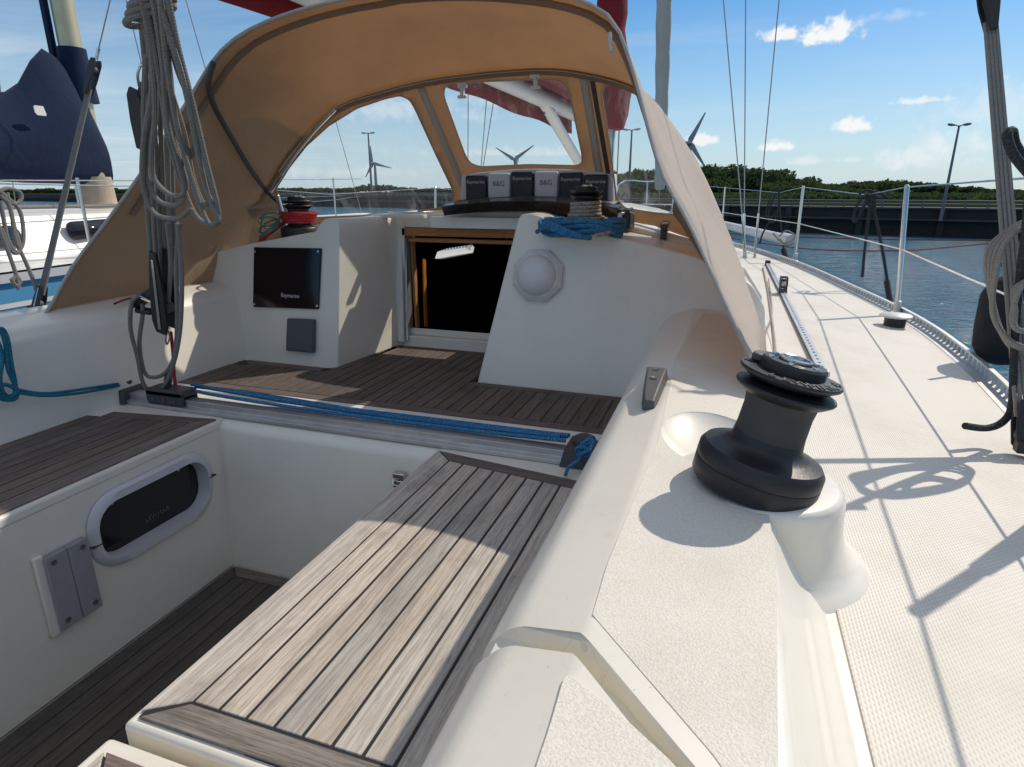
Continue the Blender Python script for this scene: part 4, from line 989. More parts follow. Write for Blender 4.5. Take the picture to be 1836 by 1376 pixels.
for h in (H1, H2, H3):
    hh = infl(h, .006); ex = [e for e in extra if inside(e, hh)]
    b = MB(); face_with_hole(hh, [], lambda p: (p[0], ws(p[0], p[1])+.004, p[1]), b, ex); b.build('window', 'vinyl', SH, ang=80)
    MB().tube([(p.x, ws(p.x, p.y)-.002, p.y) for p in h], .0022, 6, closed=True).build('window_piping', 'webbing', SH)
def wstrip(pa, pb, w0, w1, m, dy, name='zip_strip'):
    a, c = pa, pb; vs = []
    for i in range(13):
        t = i/12; q = onws(a[0]+(c[0]-a[0])*t, a[1]+(c[1]-a[1])*t); hw = (w0+(w1-w0)*t)/2
        vs += [q+Vector((-hw, -dy, 0)), q+Vector((hw, -dy, 0))]
    return MB().add(vs, [(2*i, 2*i+1, 2*i+3, 2*i+2) for i in range(12)], [[(i*.05, 0), (i*.05, .03), (i*.05+.05, .03), (i*.05+.05, 0)]]*12 if False else [[(i*.05, 0), (i*.05, .03), (i*.05+.05, .03), (i*.05+.05, 0)] for i in range(12)]).build(name, m, SH, solid=.003)
wstrip((756, 158), (838, 350), .036, .036, 'webbing', .006); wstrip((1047, 136), (1079, 335), .036, .036, 'webbing', .006); wstrip((1061, 137), (1095, 335), .020, .020, 'purplegrey', .004)
for px_, py_ in ((832, 158), (962, 140)):
    q = onws(px_, py_); b = MB(); b.box((q.x-.022, q.y-.03, q.z-.004), (q.x+.022, q.y-.012, q.z+.018)); b.box((q.x-.006, q.y-.034, q.z-.036), (q.x+.010, q.y-.014, q.z)); b.box((q.x-.018, q.y-.036, q.z-.046), (q.x+.022, q.y-.018, q.z-.034)); b.build('toggle', 'mould', SH, bevel=.003)
q = P(1092, 72, y=2.02); MB().bar(q+Vector((0, 0, .02)), q+Vector((.01, -.01, -.035)), .012, .008, (0, 1, 0)).build('strap', 'webbing', SH, bevel=.002)
# loose flap of canvas inside the starboard quarter and the lashing line below it
b = MB()
fl0 = [P(1212, 352, y=2.45), P(1206, 380, y=2.42), P(1222, 405, y=2.30), P(1262, 470, y=2.0)]; fl1 = [P(1232, 345, y=2.35), P(1245, 380, y=2.2), P(1262, 420, y=2.05), P(1290, 500, y=1.8)]
f0, f1 = curve(fl0, 5), curve(fl1, 5)
b.grid(lambda u, v: f0[min(int(v*15+1e-6), 15)].lerp(f1[min(int(v*15+1e-6), 15)], u)+Vector((0, -.03*math.sin(math.pi*u), 0)), 6, 15)
b.build('loose_flap', 'canvas', SH, solid=.002)

# ------------------------------------------------------------------ stanchions, lifelines, track, rig
def vtube(a, c, r, m, name, parent, seg=10, **k): return MB().tube([a, c], r, seg).build(name, m, parent, **k)
ST = [(P(1608, 566, z=.145), P(1626, 336, y=3.72)), (P(1425, 470, z=.16), P(1440, 336, y=6.1)), (P(1293, 428, z=.17), P(1300, 337, y=8.7))]
ST = [((xr(-1.4)-.06, -1.4, .14), (xr(-1.4)-.05, -1.4, .80)), ((.735, 1.45, .14), (.69, 1.43, .79))]+ST
for a, c in ST:
    for f in (ident, mir):
        A, C = Vector((f(a[0]), a[1], a[2])), Vector((f(c[0]), c[1], c[2])); st = part_root('stanchion', A, Y)
        MB().tube([A, C], .0125, 12).build('post', 'steel', st); MB().lathe([(.034, -.01), (.034, .004), (.020, .014), (.018, .07), (.0135, .075)], A, (C-A), 16).build('base', 'alu', st)
        MB().lathe([(.0125, 0), (.0125, .006), (.008, .012), (0, .013)], C, (C-A), 12).build('cap', 'steel', st)
top_ = [Vector(c) for a, c in ST]; mid_ = [Vector(a).lerp(Vector(c), .52) for a, c in ST]
sag_top = [(1397, 345, 6.9), (1554, 349, 4.7)]
ends = (Vector((-.65, 10.2, .86)), Vector((-.65, 10.2, .52)))
sb = [top_[0], top_[1], top_[2], P(1554, 350, y=4.6), top_[3], P(1397, 346, y=7.2), top_[4], ends[0]]
for f in (ident, mir):
    ml = lambda L: [Vector((f(p.x), p.y, p.z)) for p in L]
    MB().tube(ml(sb), .0032, 6).build('lifeline', 'steel', Y); MB().tube(ml(mid_+[ends[1]]), .0032, 6).build('lifeline', 'white', Y)
pp_ = [(-.66, 10.1, .18), (-.64, 10.2, .86), (-.95, 11.3, .92), (XC, 11.6, .93)]; pq = [(mir(x), y, z) for x, y, z in pp_[::-1]]
b = MB(); b.tube(curve(pp_+pq[1:], 4), .013, 8); b.tube([(-.66, 10.2, .52), (-.95, 11.2, .55), (mir(-.95), 11.2, .55), (mir(-.66), 10.2, .52)], .011, 8); b.tube([(-.97, 11.2, .2), (-.95, 11.3, .92)], .012, 8); b.tube([(mir(-.97), 11.2, .2), (mir(-.95), 11.3, .92)], .012, 8); b.build('pulpit', 'steel', Y)
MB().tube([(.732, 1.449, .20), (.722, 1.444, .34), (.703, 1.436, .60)], [.026, .025, .016], 12).build('shadow_sleeve', 'white', Y)  # unseen sleeve added to thicken the stanchion's shadow on the deck
# genoa track and cars
def dk(x, y): return Vector((x, y, sidez(y)+.003))
ta, tb = ondeck(1473, 672), ondeck(1376, 476); td = (tb-ta).normalized(); tl = (tb-ta).length
gt = part_root('genoa_track', ta, Y, 'silver slotted track on the side deck with a sheave car')
b = MB(); sdv = Vector((td.y, -td.x, 0))
b.bar(ta+Vector((0, 0, .002)), tb+Vector((0, 0, .002)), .030, .006); b.bar(ta+Vector((0, 0, .009)), tb+Vector((0, 0, .009)), .008, .012); b.bar(ta+Vector((0, 0, .017)), tb+Vector((0, 0, .017)), .028, .006); b.build('rail', 'alu', gt, smooth=False)
b = MB()
for i in range(int(tl/.05)): q = ta+td*(.03+i*.05)+Vector((0, 0, .0202)); b.lathe([(.0045, 0), (.0045, .0012), (0, .0012)], q, (0, 0, 1), 8)
b.build('pin_row', 'ink', gt, smooth=False)['kind'] = 'stuff'
def car(q, s, parent):
    b = MB(); b.bar(q-td*.045*s+Vector((0, 0, .022)), q+td*.045*s+Vector((0, 0, .022)), .046*s, .022); b.build('car_base', 'alumatt', parent, bevel=.004)
    b = MB()
    for k in (-1, 1):
        o_ = q+sdv*.017*s*k; b.prism([o_+td*x*s+Vector((0, 0, z*s)) for x, z in ((-.035, .03), (.035, .03), (.045, .075), (.03, .105), (-.03, .105), (-.045, .075))], sdv*.004*k)
    b.bar(q-td*.03*s+Vector((0, 0, .102*s)), q+td*.03*s+Vector((0, 0, .102*s)), .036*s, .008); b.build('car_cheek', 'black', parent, bevel=.001)
    MB().lathe([(.006, -.012), (.030, -.012), (.026, -.004), (.026, .004), (.030, .012), (.006, .012)], q+Vector((0, 0, .065*s)), sdv, 18).build('sheave', 'alu', parent)
tc_ = ta+td*((ondeck(1403, 528)-ta).length); car(tc_, 1.0, gt)
MB().bar(ta-td*.02, ta+td*.035, .045, .035).build('track_end', 'alulight', gt, bevel=.005); MB().bar(tb-td*.03+Vector((0, 0, .02)), tb+td*.02+Vector((0, 0, .02)), .04, .04).build('track_end', 'black', gt, bevel=.005)
tk = ondeck(1320, 497); sd2 = part_root('stand_up_block', tk, Y, 'small stand up block at the foot of the cabin side')
car(tk+Vector((0, 0, .012)), .8, sd2)
MB().bar(tk+Vector((.0, -.55, .004)), tk+Vector((0, 0, .004)), .022, .008).build('pad', 'alu', sd2)
# filler cap
fc = ondeck(1603, 585); fl_ = part_root('deck_fairlead', fc, Y, 'round white topped mushroom vent on the side deck beside a stanchion')
MB().lathe([(.045, 0), (.045, .04), (.040, .042)], fc, (0, 0, 1), 24).build('collar', 'black', fl_); MB().lathe([(.030, .042), (.066, .044), (.069, .050), (.062, .056), (.02, .062), (0, .062)], fc, (0, 0, 1), 32).build('cap', 'alulight', fl_)
# chain plates and standing rigging
for (u, l, top) in (((1297, 0), (1338, 470), 0), ((1337, 0), (1334, 468), 1), ((1397, 0), (1352, 468), 2)):
    a = P(*l, z=.15); yy = a.y+.05; c = P(*u, y=yy); c2 = a+(c-a)*4.2
    for f in (ident, mir):
        A, C2 = Vector((f(a.x), a.y, a.z)), Vector((f(c2.x), c2.y, c2.z)); D = (C2-A).normalized()
        rg = part_root('shroud', A, Y); MB().tube([A, C2], .0048, 6).build('wire', 'wire', rg); MB().tube([A+D*.05, A+D*.42], .0095, 8).build('turnbuckle', 'steel', rg); MB().tube([A, A+D*.06], .012, 8).build('toggle', 'steel', rg)
mx, my = -1.20, 6.35
ms = part_root('mast', (mx, my, .6), Y)
b = MB(); b.lathe([(.075, .55), (.075, 14)], (mx, my, 0), (0, 0, 1), 20); b.build('spar', 'alulight', ms)
for dx, dy, h, nm in ((.09, -.02, 9, 'rope'), (-.08, -.05, 9, 'ropered'), (.06, -.09, 8, 'ropeblue'), (.02, -.10, 8, 'rope')): MB().tube([(mx+dx*1.3, my+dy*1.3, .62), (mx+dx, my+dy, h)], .006, 6).build('halyard', nm, ms)
for sz in (4.6, 8.4):
    for k in (-1, 1): MB().bar((mx, my, sz), (mx+k*.95, my-.05, sz+.05), .09, .02).build('spreader', 'alulight', ms)
# genoa rolled on the forestay
fs0, fs1 = Vector((XC, 11.25, .45)), Vector((mx, 6.5, 12.5)); fd = fs1-fs0
ge = part_root('furled_genoa', fs0, Y); b = MB(); pts = [fs0+fd*t for t in [.03+.87*i/60 for i in range(61)]]; b.tube(pts, [.055+.055*math.sin(math.pi*min(i/60*1.3+.15, 1))+.006*math.sin(i*2.1) for i in range(61)], 14); b.build('rolled_sail', 'sailgrey', ge)
MB().tube([fs0, fs1], .006, 6).build('forestay', 'wire', ge); MB().lathe([(.09, 0), (.10, .01), (.10, .09), (.09, .10)], fs0, fd, 20).build('drum', 'black', ge)
q = fs0+fd*.27; MB().tube([q-fd.normalized()*.05, q+fd.normalized()*.05], .118, 14).build('strap', 'black', ge)
# boom, kicker, red sail cover
bA = P(1052, 214, y=6.1); bB = P(520, -30, y=2.55); bd = (bB-bA).normalized(); bC = bB+bd*2.4
bo = part_root('boom', bA, Y)
MB().tube([bA, bC], .062, 16).build('spar', 'alulight', bo)
MB().tube([P(971, 178, y=5.1), P(1046, 305, y=6.2)], .045, 12).build('kicker', 'white', bo); MB().tube([P(978, 190, y=5.2), P(985, 202, y=5.3)], .052, 12).build('kicker_collar', 'black', bo)
cv = part_root('sail_cover', bA, Y, 'red canvas cover on the stowed mainsail above the spray hood')
b = MB(); nseg = 40; L_ = (bC-bA).length; sdw = bd.cross(Vector((0, 0, 1))).normalized()
def cover(u, v):
    q = bA+bd*L_*u; tall = .46+.16*(1-u)**1.5; wdt = .15+.03*(1-u)  # height raised so the cover shades the port side of the hood
    ang = math.pi*v; port = -1
    x = math.cos(ang)*wdt; z = math.sin(ang)*tall+.02
    if v > .78: k = (v-.78)/.22; z -= .17*k*(1+.06*math.sin(u*40)); x = -wdt*(1-.15*k)
    if v < .12: k = (.12-v)/.12; z -= .04*k
    z += .010*math.sin(u*55+v*9)*(math.sin(ang)); x += .006*math.sin(u*38+v*14)
    return q-sdw*(-x)*1.0+Vector((0, 0, z+.03)) if sdw.x > 0 else q-sdw*x+Vector((0, 0, z+.03))
b.grid(cover, nseg, 24, (L_, .8)); b.build('boom_cover', 'red', cv, solid=.004, ang=70)
b = MB(); pts = [Vector((mx+.0, my-.04, 1.32+i*.12)) for i in range(18)]; b.tube(pts, [.135+.012*math.sin(i*1.7)+(.10*max(0, 1-abs(i-3)/4)) for i in range(18)], 14); b.build('mast_cover', 'red', cv)
lv = resample([bA+Vector((0, 0, .2)), bA+Vector((.3, -.6, .3))], 2)
# grab rail and details on the cabin top seen through the starboard window
gr = part_root('grab_rail', P(1205, 425, y=2.9), Y, 'grey grab rail with open slots on the cabin top')
g0 = P(1188, 440, y=2.75); b = MB(); gd = Vector((-.06, 1, .02)).normalized()
b.bar(g0+Vector((0, 0, .075)), g0+gd*1.6+Vector((0, 0, .075)), .030, .022)
for i in range(7): q = g0+gd*(.05+.25*i); b.bar(q, q+Vector((0, 0, .07)), .05, .026, (1, 0, 0))
b.build('handrail', 'alumatt', gr, bevel=.006)
# clutch bank
cb = part_root('rope_clutch', P(1108, 395, y=2.75), Y, 'bank of black rope clutches beside the cabin top winch')
c0 = P(1104, 402, y=2.72)
for i in range(3):
    b = MB(); x0 = c0.x-.03+i*.034; b.hexa([(x0, 2.68, c0.z-.02), (x0+.028, 2.68, c0.z-.02), (x0+.028, 2.82, c0.z-.02), (x0, 2.82, c0.z-.02), (x0, 2.69, c0.z+.05), (x0+.028, 2.69, c0.z+.05), (x0+.028, 2.80, c0.z+.045), (x0, 2.80, c0.z+.045)]); b.build('clutch', ('black', 'alu', 'black')[i], cb, bevel=.004)
    MB().bar((x0+.014, 2.69, c0.z+.055), (x0+.014, 2.80, c0.z+.062), .014, .010).build('lever', 'black', cb, bevel=.002)
# winch wrap ropes etc

# ------------------------------------------------------------------ ropes and blocks (each hangs or lies, a thing of its own)
def lerpY(py, y0=1.26, y1=1.68): return y0+(y1-y0)*min(max(py/690, -.3), 1.05)
def ms_(px, py, d=0.0): return P(px, py, y=lerpY(py)+d)
MS = thing('mainsheet_tackle', 'grey mainsheet with two black blocks and hanging coils above the port end of the track', 'rope tackle', ms_(300, 690))
# falls between the blocks
falls = []
for k, (xa, xb, dd_) in enumerate(((262, 284, .03), (272, 292, .02), (283, 301, .03), (295, 309, .02), (302, 316, .04))):
    falls.append([ms_(xa-18, -40, dd_), ms_(xa, 140, dd_), ms_((xa+xb)/2, 330, dd_), ms_(xb, 540, dd_)])
b = MB()
for l in falls: b.tube(curve(l, 6), .0066, 8)
b.build('falls', 'rope', MS)
# gathered coil
random.seed(11); b = MB()
RR = .0072
def bundle(l, d): b.tube(curve([ms_(x, y, d+random.uniform(-.004, .004)) for x, y in l], 7), RR, 9)
bundle([(236, -30), (262, 60), (276, 150), (270, 240), (262, 310), (284, 360), (322, 366), (334, 330), (312, 250), (300, 160), (284, 70), (274, -30)], -.03)
bundle([(250, -30), (274, 70), (290, 170), (302, 250), (326, 330), (352, 388), (384, 404), (392, 380), (370, 290), (344, 180), (318, 80), (296, -30)], -.05)
bundle([(262, -30), (284, 60), (306, 160), (330, 240), (346, 320), (366, 366), (380, 340), (358, 250), (334, 150), (312, 60), (286, -30)], -.035)
bundle([(246, -30), (270, 80), (278, 200), (272, 270), (276, 320), (306, 350), (330, 344), (322, 300), (300, 220), (292, 120), (280, 30), (268, -30)], -.055)
bundle([(270, -30), (300, 60), (320, 130), (342, 190), (348, 262), (334, 290), (316, 262), (310, 190), (302, 110), (290, 30), (278, -30)], -.025)
bundle([(276, -30), (306, 70), (332, 160), (352, 260), (370, 340), (390, 392), (372, 398), (346, 330), (318, 230), (300, 120), (284, -30)], -.06)
bundle([(240, -30), (266, 60), (272, 160), (258, 250), (256, 330), (276, 382), (316, 392), (344, 372)], -.045)
bundle([(262, 100), (258, 200), (262, 330), (268, 430), (276, 520)], -.02)
b.build('coil', 'rope', MS)
# wraps that bind the coil
b = MB()
for k, (yy, w0, w1) in enumerate(((34, 228, 302), (20, 232, 308), (6, 236, 308))):
    c = ms_((w0+w1)/2, yy, -.03); rx = (ms_(w1, yy, -.03)-ms_(w0, yy, -.03)).length/2
    b.tube([c+Vector((math.cos(a)*rx, math.sin(a)*.030, math.cos(a)*.009)) for a in [2*math.pi*i/24 for i in range(24)]], RR, 9, closed=True)
b.build('binding_turns', 'rope', MS)
# loops below the cam block
b = MB()
for l, d in (([(318, 400), (326, 500), (322, 600), (306, 668), (282, 706), (258, 690), (246, 640), (234, 590), (236, 545), (248, 530)], -.05), ([(322, 400), (316, 480), (318, 570), (312, 640), (292, 672), (262, 672), (250, 620), (256, 560), (252, 530)], -.03), ([(300, 400), (306, 470), (302, 540)], -.01)):
    b.tube(curve([ms_(x, y, d) for x, y in l], 7), RR, 9)
b.build('tail', 'rope', MS)
# upper block
def block(parent, a, c, wid, thick, m='black', name='block', side=Vector((1, 0, 0))):
    ax = (c-a).normalized(); s_ = (side-ax*side.dot(ax)).normalized(); n_ = ax.cross(s_).normalized(); L = (c-a).length
    prof = [(-.30, 0), (-.5, .14), (-.44, .55), (-.20, 1), (.20, 1), (.44, .55), (.5, .14), (.30, 0)]
    b = MB(); b.prism([a+s_*(x*wid)+ax*(t*L)-n_*thick/2 for x, t in prof], n_*thick*.18); b.prism([a+s_*(x*wid)+ax*(t*L)+n_*thick*.32 for x, t in prof], n_*thick*.18)
    o_ = b.build(name, m, parent, bevel=.002)
    MB().lathe([(.3*wid, -thick*.3), (.42*wid, -thick*.28), (.36*wid, 0), (.42*wid, thick*.28), (.3*wid, thick*.3)], a+ax*L*.3, n_, 20).build('sheave', 'greyplastic', parent)
    MB().prism([a+s_*(x*.22*wid)+ax*(t*L)-n_*(thick/2+.001) for x, t in ((-.4, .06), (.4, .06), (.3, .92), (-.3, .92))], -n_*.0012).build('strap', 'steel', parent)
    return o_
block(MS, ms_(250, 155, .01), ms_(260, 262, .01), .042, .05)
MB().tube(curve([ms_(250, 156, .01), ms_(247, 135, .01), ms_(253, 116, .01), ms_(262, 122, .01), ms_(262, 140, .01), ms_(257, 156, .01)], 5), .0035, 8).build('shackle', 'steel', MS)
block(MS, ms_(300, 592, -.02), ms_(285, 448, -.0), .062, .060)
b = MB(); q0, q1 = ms_(244, 545, -.02), ms_(282, 520, -.01); b.bar(q0, q1, .04, .030); b.bar(q0+Vector((0, 0, -.02)), ms_(275, 560, -.02), .03, .02); b.build('cam_cleat', 'black', MS, bevel=.006)
MB().bar(ms_(252, 532, -.03), ms_(290, 548, -.03), .022, .012).build('cam_arm', 'steel', MS, bevel=.004)
MB().tube(curve([ms_(300, 592), ms_(297, 606), ms_(299, 618), ms_(304, 606), ms_(302, 594)], 4), .003, 8).build('shackle', 'steel', MS)
b = MB(); b.tube(curve([ms_(306, 596, .01), ms_(310, 630, .02), ms_(312, 668, .03), P(316, 700, y=1.66)], 5), .006, 8); b.build('lashing', 'ropered', MS)
# traveller car
tcp = P(312, 700, y=1.655); TCz = .035
tcar = thing('traveller_car', 'dark grey mainsheet car near the port end of the traveller track', 'track car', (tcp.x, 1.64, .034))
b = MB(); b.box((tcp.x-.085, 1.606, .012), (tcp.x+.085, 1.618, .062)); b.box((tcp.x-.085, 1.668, .012), (tcp.x+.085, 1.680, .062)); b.box((tcp.x-.085, 1.606, .040), (tcp.x+.085, 1.680, .066)); b.build('car_body', 'purplegrey', tcar, bevel=.005)
for k in (-1, 0, 1): MB().lathe([(.006, 0), (.006, .003), (0, .003)], (tcp.x+k*.05, 1.606, .030), (0, -1, 0), 10).build('screw', 'greyplastic', tcar)
MB().bar((tcp.x-.02, 1.643, .06), (tcp.x+.005, 1.643, .125), .03, .012, (0, 1, 0)).build('lug', 'purplegrey', tcar, bevel=.004)
# blue control lines on the track
random.seed(3)
TL = thing('traveller_line', 'thin blue flecked control line doubled along the traveller track and knotted at its end', 'rope', (-1.1, 1.70, .03))
b = MB()
def tl(pp, r=.0066): b.tube(curve(pp, 8), r, 8)
tl([(tcp.x+.06, 1.700, .058), (-1.55, 1.745, .040), (-1.2, 1.752, .026), (-.8, 1.742, .030), (-.42, 1.70, .048)])
tl([(tcp.x+.05, 1.690, .070), (-1.6, 1.705, .050), (-1.2, 1.700, .038), (-.8, 1.69, .040), (-.42, 1.675, .052)])
tl([(tcp.x+.04, 1.715, .055), (-1.5, 1.770, .016), (-1.0, 1.765, .012), (-.6, 1.735, .03), (-.40, 1.712, .045)])
tl([(tcp.x+.06, 1.672, .055), (-1.7, 1.668, .048), (-1.3, 1.660, .042), (-.7, 1.662, .041), (-.40, 1.660, .048)])
tl([(tcp.x+.06, 1.70, .062), (-1.65, 1.728, .045), (-1.25, 1.735, .030), (-.75, 1.72, .034), (-.40, 1.69, .05)])
b.build('line', 'ropeblue', TL)
kn = P(1046, 806, z=.065); b = MB()
for k in range(3):
    e = [kn+Vector((.020*math.cos(a)+.004*k, .012*math.sin(a)*(1 if k % 2 else -1), .018*math.sin(a+k*1.2)-.006+.008*k)) for a in [2*math.pi*i/14 for i in range(14)]]; b.tube(e, .0052, 8, closed=True)
tl2 = lambda pp: b.tube(curve(pp, 7), .0052, 8)
tl2([kn+Vector((.0, 0, .0)), P(1052, 790, z=.085), P(1060, 784, z=.09), P(1052, 800, z=.07)]); tl2([kn, P(1036, 826, z=.03), P(1020, 838, z=.02), P(1014, 852, z=.015)])
b.build('knot', 'ropeblue', TL)
# port end of the line running aft to a hanging hank
PL = thing('coiled_line', 'teal line hanging in a small hank over the port coaming at the left edge', 'rope', (-2.12, 1.2, .1))
b = MB(); cl_ = lambda px, py, z=None, x=-2.07: P(px, py, x=x)
b.tube(curve([P(222, 690, z=.055), P(150, 704, x=-2.045), P(80, 710, x=-2.055), cl_(30, 704)], 8), .005, 8)
b.tube(curve([P(222, 687, z=.06), P(150, 698, x=-2.05), P(80, 706, x=-2.06), cl_(28, 698)], 8), .005, 8)
b.build('lead', 'ropeteal', PL)
b = MB()
for l in ([(-12, 596), (4, 590), (14, 610), (20, 650), (28, 696), (20, 712), (6, 704), (0, 680), (4, 640), (-4, 612)], [(-16, 610), (0, 594), (10, 620), (14, 660), (26, 690), (30, 704), (10, 712), (-8, 700), (-14, 660)], [(-10, 700), (10, 690), (30, 702), (26, 716), (4, 716), (-6, 706)]):
    b.tube(curve([cl_(x, y) for x, y in l], 6), .0062, 8)
b.build('hank', 'ropeteal', PL)
# rope coil and wraps on the starboard cabin top winch
WC = Vector((WCX.x, 2.46, .592))
RC = thing('blue_rope_coil', 'bright blue rope coiled round the foot of the starboard cabin top winch', 'rope coil', WC)
b = MB(); random.seed(5)
for k in range(9):
    ph = random.random()*6; R0 = .108+.014*(k % 3); zz = .606+.017*(k//3)
    pts = [(WC.x+math.cos(a)*(R0+.012*math.sin(2*a+ph))*1.22, WC.y-.06+math.sin(a)*(R0*.72), zz+.010*math.sin(3*a+ph)) for a in [2*math.pi*i/30 for i in range(30)]]
    b.tube(pts, .0095, 8, closed=True)
for k in range(3):
    b.tube(curve([(WC.x-.16+.02*k, WC.y-.12, .605+.01*k), (WC.x-.10, WC.y-.19, .625+.01*k), (WC.x-.02+.02*k, WC.y-.20, .600), (WC.x+.06, WC.y-.17, .59)], 6), .0088, 8)
b.build('coil', 'ropeblue', RC)
RG = thing('fleck_rope_turns', 'cream flecked rope wound in turns round the starboard cabin top winch', 'rope', WC)
b = MB(); pts = []
for i in range(96):
    a = 2*math.pi*i/18; pts.append((WC.x+math.cos(a)*(.054+.030*max(0, 1-i/40)), WC.y+math.sin(a)*(.054+.030*max(0, 1-i/40)), .640+.0145*i/18))
b.tube(pts, .0078, 8); b.tube(curve([pts[0], (WC.x+.10, WC.y-.07, .63), (WC.x+.12, WC.y-.13, .61), (WC.x+.08, WC.y-.18, .60)], 6), .0078, 8); b.build('turns', 'ropemix', RG)
# green and red ropes by the port winch
pw = Vector((wl.x, 2.5, .545))
o = MB()
for k in range(4): o.tube([(pw.x+math.cos(a)*(.062+.006*k), pw.y+math.sin(a)*(.062+.006*k), pw.z+.075+.012*k) for a in [2*math.pi*i/24 for i in range(24)]], .0085, 8, closed=True)
o.tube(curve([(pw.x-.07, pw.y-.02, pw.z+.07), (pw.x-.10, pw.y-.08, pw.z+.03), (pw.x-.16, pw.y-.10, pw.z-.02), (pw.x-.22, pw.y-.12, pw.z-.05)], 6), .0085, 8)
tag(o.build('red_rope_turns', 'ropered'), 'red rope wound round the navy topped winch on the port side', 'rope')
o = MB(); random.seed(9)
for k in range(5): 
    c = Vector((pw.x-.13-.015*k, pw.y-.06+.01*k, pw.z+.02+.016*k)); ph = random.random()*3
    o.tube([c+Vector((math.cos(a)*.055*math.cos(ph*.3)+.01*k, math.sin(a)*.03, math.sin(a+ph)*.030)) for a in [2*math.pi*i/18 for i in range(18)]], .0055, 8, closed=True)
tag(o.build('green_rope_bundle', 'ropegreen'), 'pale green rope bundled against the canvas beside the port winch', 'rope')
o = MB(); o.tube(curve([P(205, 545, z=.36), P(230, 536, x=-2.22), P(262, 532, x=-2.24), P(300, 520, x=-2.30)], 6), .004, 6); tag(o.build('cord', 'ropered'), 'thin red cord along the port coaming under the canvas edge', 'cord')
# backstay tackles port and starboard
def runner(sd, base, blk, wirepx, label, grp):
    T = thing('backstay_tackle', label, 'rope tackle', base, group=grp); D = (blk-base).normalized()
    s_ = D.cross(Vector((0, 1, 0))).normalized()
    b = MB()
    for k in (-1.5, -.5, .5, 1.5): b.tube([base+s_*.010*k+D*.10, blk+s_*.008*k], .0048, 8)
    b.build('falls', 'rope', T)
    block(T, blk+D*.14, blk-D*.03, .045, .035); MB().tube([blk+D*.14, blk+D*.19], .007, 8).build('shackle', 'steel', T)
    MB().tube([blk+D*.18, blk+D*(.18)+(wirepx-(blk+D*.18)).normalized()*8], .0030, 6).build('wire', 'wire', T)
    block(T, base+D*.02, base+D*.14, .05, .035); MB().bar(base+Vector((-.03, 0, .03)), base+Vector((.03, 0, .03)), .03, .03).build('cam_cleat', 'black', T, bevel=.004)
    return T, D
bR = Vector((.715, 1.66, .15)); kR = P(1776, 40, y=2.10)
TR, DR = runner(1, bR, kR, P(1760, -80, y=2.2), 'grey backstay tackle rising from the starboard rail with looped rope hanging on it', None)
bL = P(65, 566, x=-3.0); kL = P(160, 160, x=-2.85)
TLx, DL = runner(-1, bL, kL, P(212, -60, x=-2.8), 'grey backstay tackle rising from the port rail beside the blue sail cover', None)
b = MB()
for k in range(4):
    o_ = .012*k; l = [(1836+6*k, 410-6*k), (1800-8*k, 440), (1784-4*k, 500), (1780+3*k, 560+6*k), (1800+3*k, 600+6*k), (1836, 622+4*k), (1880, 600), (1900, 520), (1880, 430)]
    b.tube(curve([P(x, y, y=1.70+o_) for x, y in l], 6, closed=True), .0062, 8, closed=True)
for k in range(3):
    l = [(1850, 500), (1828-5*k, 520), (1816+2*k, 560), (1822, 590), (1860, 596)]; b.tube(curve([P(x, y, y=1.66+.01*k) for x, y in l], 6), .0062, 8)
tag(b.build('hanging_rope_coil', 'rope'), 'grey rope coil hanging on the starboard rail at the right edge', 'rope coil')
b = MB(); b.tube(curve([P(1880, 350, y=1.7), P(1822, 285, y=1.7), P(1806, 245, y=1.72), P(1815, 236, y=1.74), P(1822, 262, y=1.76), P(1850, 300, y=1.78)], 7), .010, 8)
b.tube(curve([P(1846, 330, y=1.66), P(1838, 420, y=1.68), P(1826, 520, y=1.70), P(1818, 640, y=1.72), P(1814, 725, y=1.74), P(1800, 755, y=1.72), P(1770, 768, y=1.70), P(1730, 764, y=1.66)], 7), .0085, 8)
tag(b.build('black_rope', 'ropedark'), 'black rope hanging down the starboard rail with its cut end on the deck', 'rope')
b = MB(); 
for l in ([(0, 345), (10, 352), (36, 380), (42, 430), (30, 452), (14, 430), (6, 390), (0, 360)], [(4, 346), (20, 380), (28, 430), (46, 470), (62, 510), (70, 545)], [(-6, 350), (-4, 400), (14, 450), (28, 490), (34, 520)], [(12, 345), (24, 400), (36, 448), (20, 450), (2, 410)], [(20, 500), (28, 512), (36, 506), (30, 496), (22, 502)], [(-5, 345), (14, 338), (34, 344), (38, 356), (28, 366), (10, 360), (0, 350)]):
    b.tube(curve([P(x, y, x=-3.0) for x, y in l], 6), .0085, 8)
tag(b.build('rail_rope_hank', 'rope'), 'pale rope hank tied over the port lifeline at the left edge', 'rope coil')
# dark ropes knotted on the starboard lifeline
b = MB()
def lr(l, y, r=.0085): b.tube(curve([P(a, c, y=y) for a, c in l], 6), r, 8)
for l in ([(1540, 348), (1556, 342), (1586, 350), (1580, 356), (1556, 350), (1540, 362), (1530, 392), (1536, 396), (1548, 372), (1560, 352)], [(1562, 350), (1556, 400), (1550, 450), (1546, 497)], [(1560, 352), (1572, 400), (1584, 460), (1592, 512)], [(1550, 352), (1566, 380), (1568, 352), (1560, 346)]): lr(l, 4.55)
b.tube(curve([P(1590, 505, y=4.5), P(1597, 545, y=4.4)], 4), .018, 10)
tag(b.build('fender_lanyard', 'ropedark'), 'dark rope knotted over the lifeline between the two nearest upright stanchions', 'rope')
b = MB()
for l in ([(1388, 342), (1396, 338), (1396, 370), (1388, 398), (1376, 392), (1384, 362), (1392, 346)], [(1396, 345), (1400, 400), (1406, 460)], [(1384, 346), (1374, 380), (1380, 394), (1392, 380)], [(1380, 398), (1368, 418), (1362, 438)]): lr(l, 7.0)
